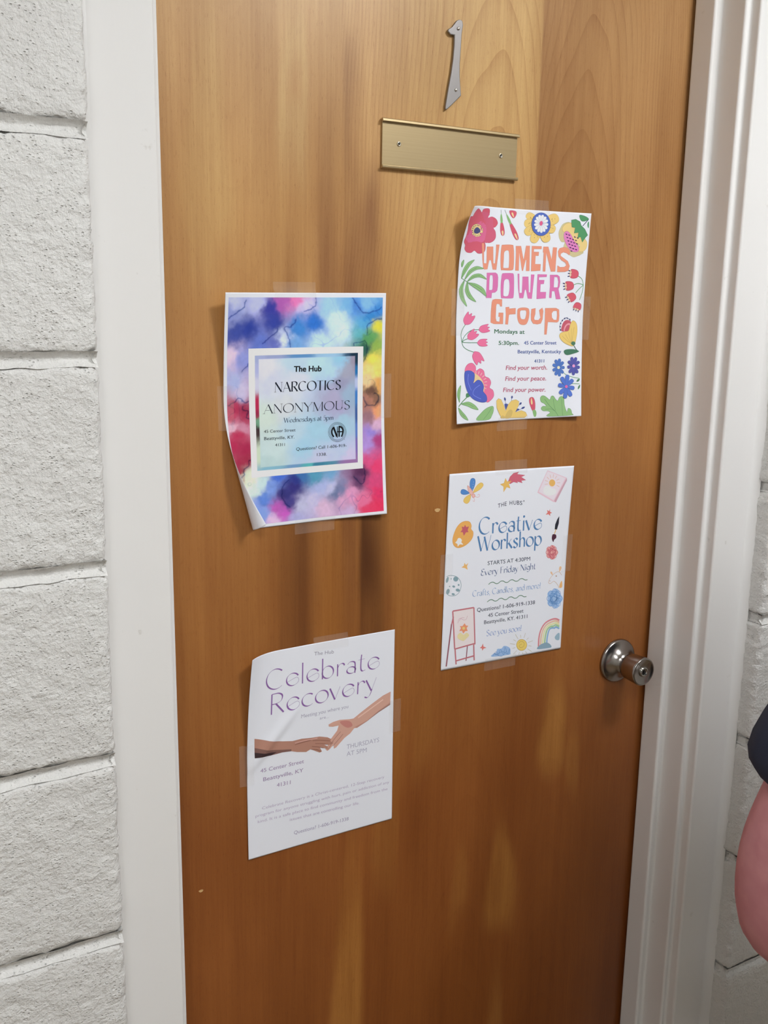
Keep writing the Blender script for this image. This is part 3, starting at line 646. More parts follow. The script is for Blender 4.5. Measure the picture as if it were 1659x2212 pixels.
    ['l','b96c55',3.1,[-152,925,-65,928,-20,770,-9,755,22,934,84,936,92,608,36,607,36,748,23,752,8,702,-17,606,-32,609,-88,840,-89,608,-146,608,-144,834,-152,925],0],
    ['p','dc8a6e',[118,935,282,935,284,901,156,898,155,859,242,860,237,811,186,810,184,700,279,701,278,618,122,605],0,[]],
    ['l','b96c55',3.1,[118,935,282,935,284,901,156,898,155,859,242,860,237,811,186,810,184,700,279,701,278,618,122,605,118,935],0],
    ['p','dc8a6e',[312,931,394,934,462,768,476,929,541,928,533,610,460,608,366,854,362,606,322,607,322,856,310,857],0,[]],
    ['l','b96c55',3.1,[312,931,394,934,462,768,476,929,541,928,533,610,460,608,366,854,362,606,322,607,322,856,310,857,312,931],0],
    ['p','dc8a6e',[772,862,759,834,711,860,655,870,612,849,614,818,666,792,741,752,779,690,762,627,702,610,569,605,568,691,615,670,686,674,720,696,702,731,628,764,579,810,564,879,586,918,650,936,715,930,758,900],0,[]],
    ['l','b96c55',3.1,[772,862,759,834,711,860,655,870,612,849,614,818,666,792,741,752,779,690,762,627,702,610,569,605,568,691,615,670,686,674,720,696,702,731,628,764,579,810,564,879,586,918,650,936,715,930,758,900,772,862],0]]],
  ['heading_word', 'pink cut-out style word POWER', [
    ['p','cf68a4',[-619,568,-473,573,-443,555,-430,517,-428,404,-437,343,-470,319,-523,313,-526,247,-615,247,-613,439],0,[[-554,544,-522,538,-512,478,-513,365,-524,348,-570,349,-572,470,-568,530]]],
    ['l','ab4d87',3.1,[-619,568,-473,573,-443,555,-430,517,-428,404,-437,343,-470,319,-523,313,-526,247,-615,247,-613,439,-619,568],0],
    ['l','ab4d87',3.1,[-554,544,-522,538,-512,478,-513,365,-524,348,-570,349,-572,470,-568,530,-554,544],0],
    ['p','cf68a4',[-365,557,-336,568,-208,571,-170,549,-159,408,-160,278,-183,247,-330,247,-368,260,-379,405,-374,503],1,[[-284,496,-245,479,-231,384,-244,292,-273,270,-322,274,-333,306,-332,443,-317,485]]],
    ['l','ab4d87',3.1,[-365,557,-336,568,-208,571,-170,549,-159,408,-160,278,-183,247,-330,247,-368,260,-379,405,-374,503,-365,557],2],
    ['l','ab4d87',3.1,[-284,496,-245,479,-231,384,-244,292,-273,270,-322,274,-333,306,-332,443,-317,485,-284,496],2],
    ['p','cf68a4',[-102,568,-78,569,-63,317,-20,319,-18,531,79,533,96,327,123,325,124,563,179,562,151,242,85,245,48,361,28,361,5,250,-59,249,-85,371],0,[]],
    ['l','ab4d87',3.1,[-102,568,-78,569,-63,317,-20,319,-18,531,79,533,96,327,123,325,124,563,179,562,151,242,85,245,48,361,28,361,5,250,-59,249,-85,371,-102,568],0],
    ['p','cf68a4',[234,567,395,567,391,537,261,531,261,492,354,492,349,443,291,438,292,333,392,334,391,252,235,241,235,453],0,[]],
    ['l','ab4d87',3.1,[234,567,395,567,391,537,261,531,261,492,354,492,349,443,291,438,292,333,392,334,391,252,235,241,235,453,234,567],0],
    ['p','cf68a4',[448,564,572,566,614,545,630,475,624,412,606,376,652,242,574,241,541,348,493,347,491,256,452,258,458,409],0,[[523,539,579,537,599,474,594,403,574,397,522,398,521,489]]],
    ['l','ab4d87',3.1,[448,564,572,566,614,545,630,475,624,412,606,376,652,242,574,241,541,348,493,347,491,256,452,258,458,409,448,564],0],
    ['l','ab4d87',3.1,[523,539,579,537,599,474,594,403,574,397,522,398,521,489,523,539],0]]],
  ['heading_word', 'orange cut-out style word Group', [
    ['p','dc8a6e',[-504,223,-456,233,-349,230,-347,138,-374,138,-390,168,-434,172,-444,138,-445,-16,-429,-58,-380,-64,-375,0,-399,3,-397,55,-321,55,-320,-93,-471,-92,-525,-73,-525,61,-517,190],0,[]],
    ['l','b96c55',3.1,[-504,223,-456,233,-349,230,-347,138,-374,138,-390,168,-434,172,-444,138,-445,-16,-429,-58,-380,-64,-375,0,-399,3,-397,55,-321,55,-320,-93,-471,-92,-525,-73,-525,61,-517,190,-504,223],0],
    ['p','dc8a6e',[-286,127,-227,132,-221,108,-116,116,-116,38,-213,34,-227,23,-238,-100,-281,-97,-276,23],0,[]],
    ['l','b96c55',3.1,[-286,127,-227,132,-221,108,-116,116,-116,38,-213,34,-227,23,-238,-100,-281,-97,-276,23,-286,127],0],
    ['p','dc8a6e',[-77,104,-19,122,72,120,113,93,116,-1,82,-87,22,-106,-44,-86,-80,-16,-85,62],1,[[8,89,58,85,68,39,50,-24,14,-33,-22,-20,-39,31,-35,81]]],
    ['l','b96c55',3.1,[-77,104,-19,122,72,120,113,93,116,-1,82,-87,22,-106,-44,-86,-80,-16,-85,62,-77,104],2],
    ['l','b96c55',3.1,[8,89,58,85,68,39,50,-24,14,-33,-22,-20,-39,31,-35,81,8,89],2],
    ['p','dc8a6e',[153,105,223,117,222,39,205,-16,216,-42,282,-44,316,-9,288,90,340,124,360,78,353,-32,326,-88,265,-99,193,-91,155,-40,149,31],0,[]],
    ['l','b96c55',3.1,[153,105,223,117,222,39,205,-16,216,-42,282,-44,316,-9,288,90,340,124,360,78,353,-32,326,-88,265,-99,193,-91,155,-40,149,31,153,105],0],
    ['p','dc8a6e',[391,118,582,120,636,99,646,15,640,-57,615,-74,448,-68,434,-239,395,-239,396,-56],0,[[564,83,600,83,609,23,603,-41,550,-41,517,-9,509,47,533,79]]],
    ['l','b96c55',3.1,[391,118,582,120,636,99,646,15,640,-57,615,-74,448,-68,434,-239,395,-239,396,-56,391,118],0],
    ['l','b96c55',3.1,[564,83,600,83,609,23,603,-41,550,-41,517,-9,509,47,533,79,564,83],0]]],
  ['text_line', 'green printed line of text', [
    ['t','i','2c6444','Mondays at',[-459,-215,50,-226],[-459,-215,-459,-158],0.035,0,0],
    ['t','i','2c6444','5:30pm.',[-383,-369,-40,-374],[-383,-369,-383,-314],0.035,0,0]]],
  ['text_line', 'blue printed address', [
    ['t','i','25468c','45 Center Street',[48,-372,615,-377],[48,-372,48,-322],0.03,0,0],
    ['t','i','25468c','Beattyville, Kentucky',[-53,-488,702,-499],[-53,-488,-53,-438],0.03,0,0],
    ['t','i','25468c','41311',[238,-620,409,-621],[238,-620,238,-575],0.04,0,0]]],
  ['text_line', 'rose printed line of text', [
    ['t','i','a94562','Find your worth.',[-249,-707,464,-720],[-249,-707,-249,-645],0.028,0.12,0]]],
  ['text_line', 'rose printed line of text', [
    ['t','i','a94562','Find your peace.',[-253,-854,452,-870],[-253,-854,-253,-792],0.028,0.12,0]]],
  ['text_line', 'rose printed line of text', [
    ['t','i','a94562','Find your power.',[-283,-1005,447,-1026],[-283,-1005,-283,-943],0.028,0.12,0]]],
  ['tulip_spray_print', 'print of five pink tulips on thin green stems', [
    ['l','3c7a52',8.7,[-986,-329,-1001,-230,-979,-160,-932,-97],1],
    ['l','3c7a52',8.7,[-986,-329,-943,-245,-839,-175,-707,-165],1],
    ['l','3c7a52',8.7,[-986,-329,-951,-301,-890,-281],1],
    ['l','3c7a52',8.7,[-986,-326,-890,-333,-730,-335],1],
    ['l','3c7a52',8.7,[-986,-332,-959,-386,-888,-429,-773,-463],1],
    ['p','dc6590',[-949,-89,-967,-39,-941,16,-892,68,-880,28,-835,47,-837,8,-781,13,-811,-46,-865,-92,-932,-99],1,[]],
    ['l','b04570',4.4,[-949,-89,-967,-39,-941,16,-892,68,-880,28,-835,47,-837,8,-781,13,-811,-46,-865,-92,-932,-99,-949,-89],2],
    ['p','dc6590',[-714,-161,-688,-122,-630,-103,-560,-95,-583,-125,-540,-136,-571,-158,-532,-182,-596,-202,-664,-203,-711,-175],1,[]],
    ['l','b04570',4.4,[-714,-161,-688,-122,-630,-103,-560,-95,-583,-125,-540,-136,-571,-158,-532,-182,-596,-202,-664,-203,-711,-175,-714,-161],2],
    ['p','dc6590',[-895,-276,-893,-229,-851,-187,-790,-154,-794,-191,-747,-185,-762,-218,-712,-226,-759,-270,-823,-297,-883,-288],1,[]],
    ['l','b04570',4.4,[-895,-276,-893,-229,-851,-187,-790,-154,-794,-191,-747,-185,-762,-218,-712,-226,-759,-270,-823,-297,-883,-288,-895,-276],2],
    ['p','dc6590',[-734,-330,-701,-298,-643,-288,-575,-292,-603,-315,-566,-332,-599,-348,-568,-375,-632,-385,-696,-376,-734,-343],1,[]],
    ['l','b04570',4.4,[-734,-330,-701,-298,-643,-288,-575,-292,-603,-315,-566,-332,-599,-348,-568,-375,-632,-385,-696,-376,-734,-343,-734,-330],2],
    ['p','dc6590',[-770,-450,-704,-464,-654,-515,-618,-580,-670,-566,-672,-610,-716,-586,-738,-629,-790,-574,-815,-509,-790,-457],1,[]],
    ['l','b04570',4.4,[-770,-450,-704,-464,-654,-515,-618,-580,-670,-566,-672,-610,-716,-586,-738,-629,-790,-574,-815,-509,-790,-457,-770,-450],2]]],
  ['wing_flower_print', 'print of a yellow flower with a red fan behind it', [
    ['l','34406e',7.3,[678,-186,665,-119,692,-60,748,-19,797,-15,858,-52],1],
    ['p','2c3a66',[690,-179,687,-187,679,-191,670,-187,666,-179,669,-170,677,-167,686,-170],1,[]],
    ['p','2c3a66',[682,-134,679,-142,671,-146,662,-142,658,-134,661,-125,669,-122,678,-126],1,[]],
    ['p','2c3a66',[689,-89,686,-98,678,-101,670,-98,666,-89,669,-81,677,-77,685,-81],1,[]],
    ['p','2c3a66',[718,-49,715,-58,707,-61,699,-58,695,-49,698,-41,706,-37,714,-41],1,[]],
    ['p','2c3a66',[760,-22,757,-31,749,-34,740,-31,736,-22,739,-14,748,-10,756,-14],1,[]],
    ['p','2c3a66',[803,-18,800,-26,792,-30,783,-26,779,-18,782,-10,791,-6,799,-10],1,[]],
    ['p','2c3a66',[852,-37,849,-46,840,-49,832,-46,828,-37,831,-29,839,-25,848,-29],1,[]],
    ['p','b94a5c',[698,-194,704,-112,750,-52,818,-45,866,-82,825,-187],1,[]],
    ['p','d8909a',[737,-194,754,-127,801,-90,851,-97,820,-190],1,[]],
    ['p','b94a5c',[757,-194,774,-139,808,-112,842,-120,820,-190],1,[]],
    ['p','e3bd66',[892,-53,949,-75,978,-143,977,-249,932,-392,844,-391,734,-344,667,-276,680,-224,757,-202,825,-187,851,-105],1,[]],
    ['l','b08f40',4.4,[892,-53,949,-75,978,-143,977,-249,932,-392,844,-391,734,-344,667,-276,680,-224,757,-202,825,-187,851,-105,892,-53],2],
    ['l','b3924a',4.4,[711,-261,794,-322,892,-376],1],
    ['l','b3924a',4.4,[769,-239,823,-311,892,-376],1],
    ['l','b3924a',4.4,[826,-210,852,-297,892,-376],1],
    ['l','b3924a',4.4,[873,-158,875,-270,892,-376],1],
    ['l','b3924a',4.4,[922,-143,900,-263,892,-376],1],
    ['p','3a6c4c',[955,-367,952,-378,941,-388,925,-393,908,-393,892,-387,881,-377,876,-366,880,-354,890,-344,906,-339,924,-340,940,-345,951,-355],1,[]],
    ['l','2f5a46',8.7,[927,-392,974,-453,1024,-480],1],
    ['p','2f6a4c',[1024,-480,925,-448,787,-450,749,-480,800,-526,907,-513],1,[]]]],
  ['blue_flower_print', 'print of three blue daisies', [
    ['l','5d9463',8.7,[740,-760,818,-808,935,-841,1043,-860],1],
    ['l','5d9463',8.7,[860,-931,957,-931,1044,-937],1],
    ['p','3a7048',[1038,-864,1004,-875,990,-901,999,-908,1032,-898,1047,-871],1,[]],
    ['p','3a7048',[1045,-951,1020,-977,1015,-1008,1024,-1012,1049,-988,1054,-954],1,[]],
    ['p','3d6ab5',[680,-700,709,-713,742,-720,767,-717,774,-700,766,-683,740,-678,708,-684,680,-695],1,[]],
    ['l','2f4a90',2.9,[680,-700,709,-713,742,-720,767,-717,774,-700,766,-683,740,-678,708,-684,680,-695,680,-700],2],
    ['p','3d6ab5',[674,-707,685,-736,704,-766,729,-784,751,-780,762,-764,746,-741,713,-719,679,-704],1,[]],
    ['l','2f4a90',2.9,[674,-707,685,-736,704,-766,729,-784,751,-780,762,-764,746,-741,713,-719,679,-704,674,-707],2],
    ['p','3d6ab5',[664,-710,655,-744,654,-784,665,-814,688,-821,707,-811,707,-780,692,-742,671,-709],1,[]],
    ['l','2f4a90',2.9,[664,-710,655,-744,654,-784,665,-814,688,-821,707,-811,707,-780,692,-742,671,-709,664,-710],2],
    ['p','3d6ab5',[654,-707,627,-731,604,-762,597,-790,614,-804,638,-803,654,-779,662,-742,660,-709],1,[]],
    ['l','2f4a90',2.9,[654,-707,627,-731,604,-762,597,-790,614,-804,638,-803,654,-779,662,-742,660,-709,654,-707],2],
    ['p','3d6ab5',[649,-699,615,-699,580,-706,560,-720,564,-738,582,-750,608,-744,634,-725,652,-703],1,[]],
    ['l','2f4a90',2.9,[649,-699,615,-699,580,-706,560,-720,564,-738,582,-750,608,-744,634,-725,652,-703,649,-699],2],
    ['p','3d6ab5',[651,-691,632,-668,604,-648,577,-641,560,-652,558,-670,580,-684,614,-693,648,-695],1,[]],
    ['l','2f4a90',2.9,[651,-691,632,-668,604,-648,577,-641,560,-652,558,-670,580,-684,614,-693,648,-695,651,-691],2],
    ['p','3d6ab5',[659,-686,659,-652,648,-616,630,-591,606,-588,590,-602,599,-629,624,-662,654,-688],1,[]],
    ['l','2f4a90',2.9,[659,-686,659,-652,648,-616,630,-591,606,-588,590,-602,599,-629,624,-662,654,-688,659,-686],2],
    ['p','3d6ab5',[670,-686,689,-654,701,-617,699,-586,679,-575,657,-581,648,-611,652,-650,664,-685],1,[]],
    ['l','2f4a90',2.9,[670,-686,689,-654,701,-617,699,-586,679,-575,657,-581,648,-611,652,-650,664,-685,670,-686],2],
    ['p','3d6ab5',[679,-691,712,-678,743,-657,757,-635,746,-619,723,-614,700,-630,682,-659,673,-688],1,[]],
    ['l','2f4a90',2.9,[679,-691,712,-678,743,-657,757,-635,746,-619,723,-614,700,-630,682,-659,673,-688,679,-691],2],
    ['p','e8d8b8',[690,-698,687,-707,681,-714,671,-718,660,-718,650,-714,642,-706,640,-697,642,-688,648,-680,658,-677,669,-677,680,-681,687,-689],1,[]],
    ['p','44459a',[946,-686,970,-706,1001,-721,1028,-724,1042,-709,1041,-691,1017,-680,981,-677,948,-681],1,[]],
    ['l','2f4a90',2.9,[946,-686,970,-706,1001,-721,1028,-724,1042,-709,1041,-691,1017,-680,981,-677,948,-681,946,-686],2],
    ['p','44459a',[939,-692,943,-725,958,-761,980,-784,1005,-784,1020,-769,1007,-742,978,-712,944,-689],1,[]],
    ['l','2f4a90',2.9,[939,-692,943,-725,958,-761,980,-784,1005,-784,1020,-769,1007,-742,978,-712,944,-689,939,-692],2],
    ['p','44459a',[928,-693,912,-728,904,-768,910,-800,932,-811,954,-802,960,-771,951,-729,935,-693],1,[]],
    ['l','2f4a90',2.9,[928,-693,912,-728,904,-768,910,-800,932,-811,954,-802,960,-771,951,-729,935,-693,928,-693],2],
    ['p','44459a',[918,-688,886,-708,856,-734,844,-760,859,-776,883,-779,905,-758,920,-724,924,-691],1,[]],
    ['l','2f4a90',2.9,[918,-688,886,-708,856,-734,844,-760,859,-776,883,-779,905,-758,920,-724,924,-691,918,-688],2],
    ['p','44459a',[915,-680,882,-672,846,-671,822,-679,819,-697,833,-713,860,-714,892,-702,917,-685],1,[]],
    ['l','2f4a90',2.9,[915,-680,882,-672,846,-671,822,-679,819,-697,833,-713,860,-714,892,-702,917,-685,915,-680],2],
    ['p','44459a',[920,-672,905,-644,881,-618,854,-604,832,-611,824,-629,844,-649,879,-666,916,-676],1,[]],
    ['l','2f4a90',2.9,[920,-672,905,-644,881,-618,854,-604,832,-611,824,-629,844,-649,879,-666,916,-676,920,-672],2],
    ['p','44459a',[929,-669,935,-633,931,-592,916,-563,892,-557,873,-570,877,-601,897,-638,923,-670],1,[]],
    ['l','2f4a90',2.9,[929,-669,935,-633,931,-592,916,-563,892,-557,873,-570,877,-601,897,-638,923,-670,929,-669],2],
    ['p','44459a',[940,-670,966,-641,986,-605,989,-575,970,-561,946,-565,931,-593,928,-633,934,-669],1,[]],
    ['l','2f4a90',2.9,[940,-670,966,-641,986,-605,989,-575,970,-561,946,-565,931,-593,928,-633,934,-669,940,-670],2],
    ['p','44459a',[947,-677,984,-671,1019,-657,1039,-639,1031,-621,1009,-612,982,-623,958,-647,943,-673],1,[]],
    ['l','2f4a90',2.9,[947,-677,984,-671,1019,-657,1039,-639,1031,-621,1009,-612,982,-623,958,-647,943,-673,947,-677],2],
    ['p','d890c0',[957,-681,955,-691,948,-698,938,-702,926,-702,916,-697,909,-690,906,-680,908,-671,915,-664,925,-660,937,-660,947,-665,954,-672],1,[]],
    ['p','4268c0',[822,-973,856,-997,899,-1015,935,-1017,952,-998,947,-973,914,-961,866,-959,823,-967],1,[]],
    ['l','2f4a90',2.9,[822,-973,856,-997,899,-1015,935,-1017,952,-998,947,-973,914,-961,866,-959,823,-967,822,-973],2],
    ['p','4268c0',[813,-979,819,-1024,837,-1073,865,-1105,896,-1107,915,-1087,900,-1050,863,-1008,821,-977],1,[]],
    ['l','2f4a90',2.9,[813,-979,819,-1024,837,-1073,865,-1105,896,-1107,915,-1087,900,-1050,863,-1008,821,-977,813,-979],2],
    ['p','4268c0',[801,-979,776,-1023,760,-1076,763,-1118,790,-1134,819,-1125,830,-1084,825,-1029,810,-980],1,[]],
    ['l','2f4a90',2.9,[801,-979,776,-1023,760,-1076,763,-1118,790,-1134,819,-1125,830,-1084,825,-1029,810,-980,801,-979],2],
    ['p','4268c0',[792,-972,746,-988,703,-1013,681,-1041,694,-1064,723,-1073,756,-1053,783,-1015,798,-977],1,[]],
    ['l','2f4a90',2.9,[792,-972,746,-988,703,-1013,681,-1041,694,-1064,723,-1073,756,-1053,783,-1015,798,-977,792,-972],2],
    ['p','4268c0',[793,-962,759,-938,716,-920,679,-919,664,-938,668,-962,702,-975,749,-976,791,-969],1,[]],
    ['l','2f4a90',2.9,[793,-962,759,-938,716,-920,679,-919,664,-938,668,-962,702,-975,749,-976,791,-969,793,-962],2],
    ['p','4268c0',[802,-956,796,-911,777,-863,749,-831,717,-830,699,-849,714,-886,752,-927,794,-959],1,[]],
    ['l','2f4a90',2.9,[802,-956,796,-911,777,-863,749,-831,717,-830,699,-849,714,-886,752,-927,794,-959,802,-956],2],
    ['p','4268c0',[814,-956,839,-912,855,-860,852,-817,825,-802,795,-811,784,-852,789,-907,805,-955],1,[]],
    ['l','2f4a90',2.9,[814,-956,839,-912,855,-860,852,-817,825,-802,795,-811,784,-852,789,-907,805,-955,814,-956],2],
    ['p','4268c0',[823,-963,869,-948,913,-922,936,-894,922,-871,892,-863,859,-883,831,-920,816,-959],1,[]],
    ['l','2f4a90',2.9,[823,-963,869,-948,913,-922,936,-894,922,-871,892,-863,859,-883,831,-920,816,-959,823,-963],2],
    ['p','d060a0',[832,-969,830,-978,823,-985,813,-989,802,-989,792,-984,785,-976,783,-967,785,-958,791,-951,801,-947,812,-947,823,-952,830,-959],1,[]]]],
  ['pink_flower_print', 'print of a big pink and blue flower', [
    ['p','dd6890',[-926,-742,-932,-670,-887,-614,-816,-602,-761,-646,-751,-704,-688,-677,-624,-708,-599,-781,-530,-812,-497,-872,-518,-937,-461,-975,-444,-1050,-495,-1106,-570,-1125,-647,-968,-832,-816],1,[]],
    ['l','b04570',4.4,[-926,-742,-932,-670,-887,-614,-816,-602,-761,-646,-751,-704,-688,-677,-624,-708,-599,-781,-530,-812,-497,-872,-518,-937,-461,-975,-444,-1050,-495,-1106,-570,-1125,-647,-968,-832,-816,-926,-742],2],
    ['p','ecc08c',[-833,-745,-751,-747,-668,-808,-621,-882,-610,-969,-665,-1025,-795,-933],1,[]],
    ['l','f2dcc0',5.8,[-794,-747,-806,-708],0],
    ['l','f2dcc0',5.8,[-754,-744,-754,-704],0],
    ['l','f2dcc0',5.8,[-714,-751,-701,-713],0],
    ['l','f2dcc0',5.8,[-677,-768,-652,-734],0],
    ['l','f2dcc0',5.8,[-646,-792,-611,-767],0],
    ['l','f2dcc0',5.8,[-623,-824,-581,-808],0],
    ['l','f2dcc0',5.8,[-610,-859,-565,-854],0],
    ['l','f2dcc0',5.8,[-609,-895,-563,-902],0],
    ['l','f2dcc0',5.8,[-619,-930,-576,-948],0],
    ['p','3c50b2',[-941,-727,-905,-700,-833,-705,-778,-746,-781,-818,-795,-868,-723,-827,-658,-851,-620,-918,-628,-983,-571,-1044,-570,-1117,-664,-1125,-794,-1078,-887,-987,-937,-856],1,[]],
    ['l','2b3b88',4.4,[-941,-727,-905,-700,-833,-705,-778,-746,-781,-818,-795,-868,-723,-827,-658,-851,-620,-918,-628,-983,-571,-1044,-570,-1117,-664,-1125,-794,-1078,-887,-987,-937,-856,-941,-727],2],
    ['l','7d8cd8',5.8,[-878,-743,-886,-843,-832,-960],1],
    ['l','7d8cd8',5.8,[-685,-894,-777,-948,-795,-1020,-664,-1084],1]]],
  ['leaf_print', 'print of a green stem with three slim leaves', [
    ['l','4c8050',13.1,[-1044,-1166,-979,-1105,-896,-1044],0],
    ['p','3d7a50',[-914,-1000,-877,-999,-850,-1032,-887,-1052,-920,-1043],1,[]],
    ['p','84b070',[-1025,-1102,-1019,-1024,-1009,-956,-1004,-897,-1015,-894,-1054,-948,-1065,-1022,-1036,-1103],1,[]],
    ['l','4c8050',4.4,[-1025,-1102,-1019,-1024,-1009,-956,-1004,-897,-1015,-894,-1054,-948,-1065,-1022,-1036,-1103,-1025,-1102],2],
    ['l','4c8050',4.4,[-1030,-1102,-1042,-1023,-1032,-952],1],
    ['p','84b070',[-989,-1140,-896,-1166,-812,-1203,-724,-1225,-714,-1214,-776,-1155,-878,-1111,-988,-1126],1,[]],
    ['l','4c8050',4.4,[-989,-1140,-896,-1166,-812,-1203,-724,-1225,-714,-1214,-776,-1155,-878,-1111,-988,-1126,-989,-1140],2],
    ['l','4c8050',4.4,[-988,-1133,-887,-1138,-794,-1179],1],
    ['p','84b070',[-1051,-1190,-1023,-1266,-965,-1322,-897,-1354,-887,-1347,-923,-1295,-976,-1244,-1038,-1185],1,[]],
    ['l','4c8050',4.4,[-1051,-1190,-1023,-1266,-965,-1322,-897,-1354,-887,-1347,-923,-1295,-976,-1244,-1038,-1185,-1051,-1190],2],
    ['l','4c8050',4.4,[-1045,-1188,-999,-1255,-944,-1308],1]]],
  ['leaf_print', '', [
    ['p','84b070',[-741,-1360,-662,-1274,-568,-1213,-459,-1189,-444,-1249,-471,-1314,-527,-1367],1,[]],
    ['l','4c8050',4.4,[-741,-1360,-662,-1274,-568,-1213,-459,-1189,-444,-1249,-471,-1314,-527,-1367,-741,-1360],2],
    ['l','4c8050',4.4,[-623,-1364,-548,-1295,-474,-1210],1]]],
  ['yellow_flower_print', 'print of a yellow lily cut by the bottom edge', [
    ['l','3a4a80',5.8,[-228,-1171,-256,-1080],0],
    ['p','2c3f80',[-261,-1081,-265,-1105,-247,-1126,-236,-1125,-232,-1101,-251,-1079],1,[]],
    ['l','3a4a80',5.8,[-133,-1138,-125,-1063],0],
    ['p','2c3f80',[-131,-1063,-144,-1080,-135,-1100,-124,-1101,-110,-1084,-120,-1064],1,[]],
    ['l','3a4a80',5.8,[-25,-1218,42,-1163],0],
    ['p','2c3f80',[38,-1160,13,-1167,5,-1187,13,-1194,38,-1187,46,-1166],1,[]],
    ['l','3a4a80',5.8,[-13,-1271,101,-1226],0],
    ['p','2c3f80',[99,-1222,64,-1225,42,-1245,47,-1252,81,-1250,104,-1230],1,[]],
    ['p','3a4a90',[-256,-1177,-218,-1167,-189,-1187,-214,-1268],1,[]],
    ['p','3a4a90',[-69,-1291,-33,-1244,9,-1257],1,[]],
    ['p','e3bd66',[-293,-1361,-337,-1306,-388,-1215,-397,-1118,-363,-1090,-315,-1107,-265,-1191,-233,-1267,-189,-1180,-134,-1130,-58,-1118,-4,-1143,-7,-1203,-60,-1291,44,-1273,120,-1300,146,-1346,104,-1375],0,[]],
    ['l','b08f40',4.4,[-293,-1361,-337,-1306,-388,-1215,-397,-1118,-363,-1090,-315,-1107,-265,-1191,-233,-1267,-189,-1180,-134,-1130,-58,-1118,-4,-1143,-7,-1203,-60,-1291,44,-1273,120,-1300,146,-1346,104,-1375,-293,-1361],0],
    ['p','c9ab5e',[-239,-1364,-204,-1284,-148,-1249,-108,-1281,-143,-1362],1,[]],
    ['p','c9ab5e',[-316,-1360,-295,-1324,-240,-1342,-220,-1365],1,[]]]],
  ['flower_bud_print', '', [
    ['p','c8475f',[271,-1313,281,-1244,275,-1166,248,-1108,207,-1095,176,-1116,180,-1176,215,-1251,260,-1314],1,[]],
    ['l','8c3045',2.9,[271,-1313,281,-1244,275,-1166,248,-1108,207,-1095,176,-1116,180,-1176,215,-1251,260,-1314,271,-1313],2],
    ['p','ecc48c',[206,-1104,202,-1132,203,-1166,211,-1191,223,-1198,233,-1190,233,-1164,223,-1131,210,-1104],1,[]],
    ['p','7fae6a',[240,-1282,286,-1277,307,-1323,294,-1371,262,-1359],1,[]]]],
  ['oak_leaf_print', 'print of a lobed green leaf', [
    ['p','84b070',[364,-1113,391,-1083,438,-1088,486,-1117,528,-1142,551,-1097,589,-1093,628,-1138,666,-1162,693,-1117,740,-1103,774,-1143,787,-1236,830,-1330,848,-1277,896,-1294,915,-1349,910,-1376,495,-1374,540,-1326,502,-1301,418,-1294,383,-1258,415,-1229,471,-1231,432,-1191,379,-1166],1,[]],
    ['l','4c8050',4.4,[364,-1113,391,-1083,438,-1088,486,-1117,528,-1142,551,-1097,589,-1093,628,-1138,666,-1162,693,-1117,740,-1103,774,-1143,787,-1236,830,-1330,848,-1277,896,-1294,915,-1349,910,-1376,495,-1374,540,-1326,502,-1301,418,-1294,383,-1258,415,-1229,471,-1231,432,-1191,379,-1166,364,-1113],2],
    ['l','4c7848',5.8,[439,-1131,527,-1226,624,-1306,682,-1378],1],
    ['l','4c7848',4.4,[590,-1136,602,-1213,633,-1299],1],
    ['l','4c7848',4.4,[732,-1141,744,-1249,756,-1373],1],
    ['l','4c7848',4.4,[454,-1276,548,-1272,624,-1306],1]]]],
'na': [
  ['square_border', 'white printed square border', [
    ['p','f4f5fb',[-767,762,774,751,759,-779,-754,-770],0,[[-684,678,699,674,686,-698,-679,-691]]]]],
  ['text_line', 'bold black printed words', [
    ['t','i','10121a','The Hub',[-171,472,193,466],[-171,472,-168,541],0.07,0,0]]],
  ['heading_word', 'black serif word NARCOTICS', [
    ['t','s','101828','NARCOTICS',[-435,240,461,233],[-435,240,-430,355],0,0.032,0.17]]],
  ['heading_word', 'black wide-spaced serif word ANONYMOUS', [
    ['t','s','101828','ANONYMOUS',[-575,-11,589,-18],[-575,-11,-569,97],0,0.03,0.125]]],
  ['text_line', '', [
    ['t','s','2a3f5c','Wednesdays at 5pm',[-317,-133,353,-138],[-317,-133,-313,-75],0,0.05,0.15]]],
  ['text_line', '', [
    ['t','i','16222e','45 Center Street',[-581,-240,-167,-247],[-581,-240,-579,-203],0.006,0,0],
    ['t','i','16222e','Beattyville, KY.',[-580,-327,-184,-333],[-580,-327,-577,-287],0.006,0,0],
    ['t','i','16222e','41311',[-439,-412,-312,-415],[-439,-412,-437,-376],0.006,0,0]]],
  ['text_line', '', [
    ['t','i','16222e','Questions? Call 1-606-919-',[-162,-485,530,-489],[-162,-485,-160,-445],0.006,0,0],
    ['t','i','16222e','1338.',[118,-574,253,-578],[118,-574,120,-536],0.006,0,0]]],
  ['round_emblem', 'black printed letters NA inside three thin circles', [
    ['l','1d2b3c',3.3,[530,-303,527,-327,520,-350,508,-371,492,-388,472,-402,450,-412,427,-417,402,-418,378,-414,355,-405,333,-393,315,-376,300,-356,288,-334,282,-311,280,-287,282,-263,290,-241,302,-220,317,-203,336,-189,358,-179,382,-173,406,-173,430,-176,454,-185,475,-197,494,-214,510,-234,521,-256,528,-279,530,-303],0],
    ['l','1d2b3c',3.3,[520,-303,517,-325,510,-345,499,-364,484,-381,467,-393,447,-403,425,-407,402,-408,380,-404,359,-396,339,-385,322,-369,308,-351,298,-331,292,-310,290,-288,292,-266,299,-245,310,-226,324,-210,342,-197,362,-188,383,-183,406,-182,428,-186,450,-194,469,-205,487,-221,501,-239,511,-259,518,-280,520,-303],0],
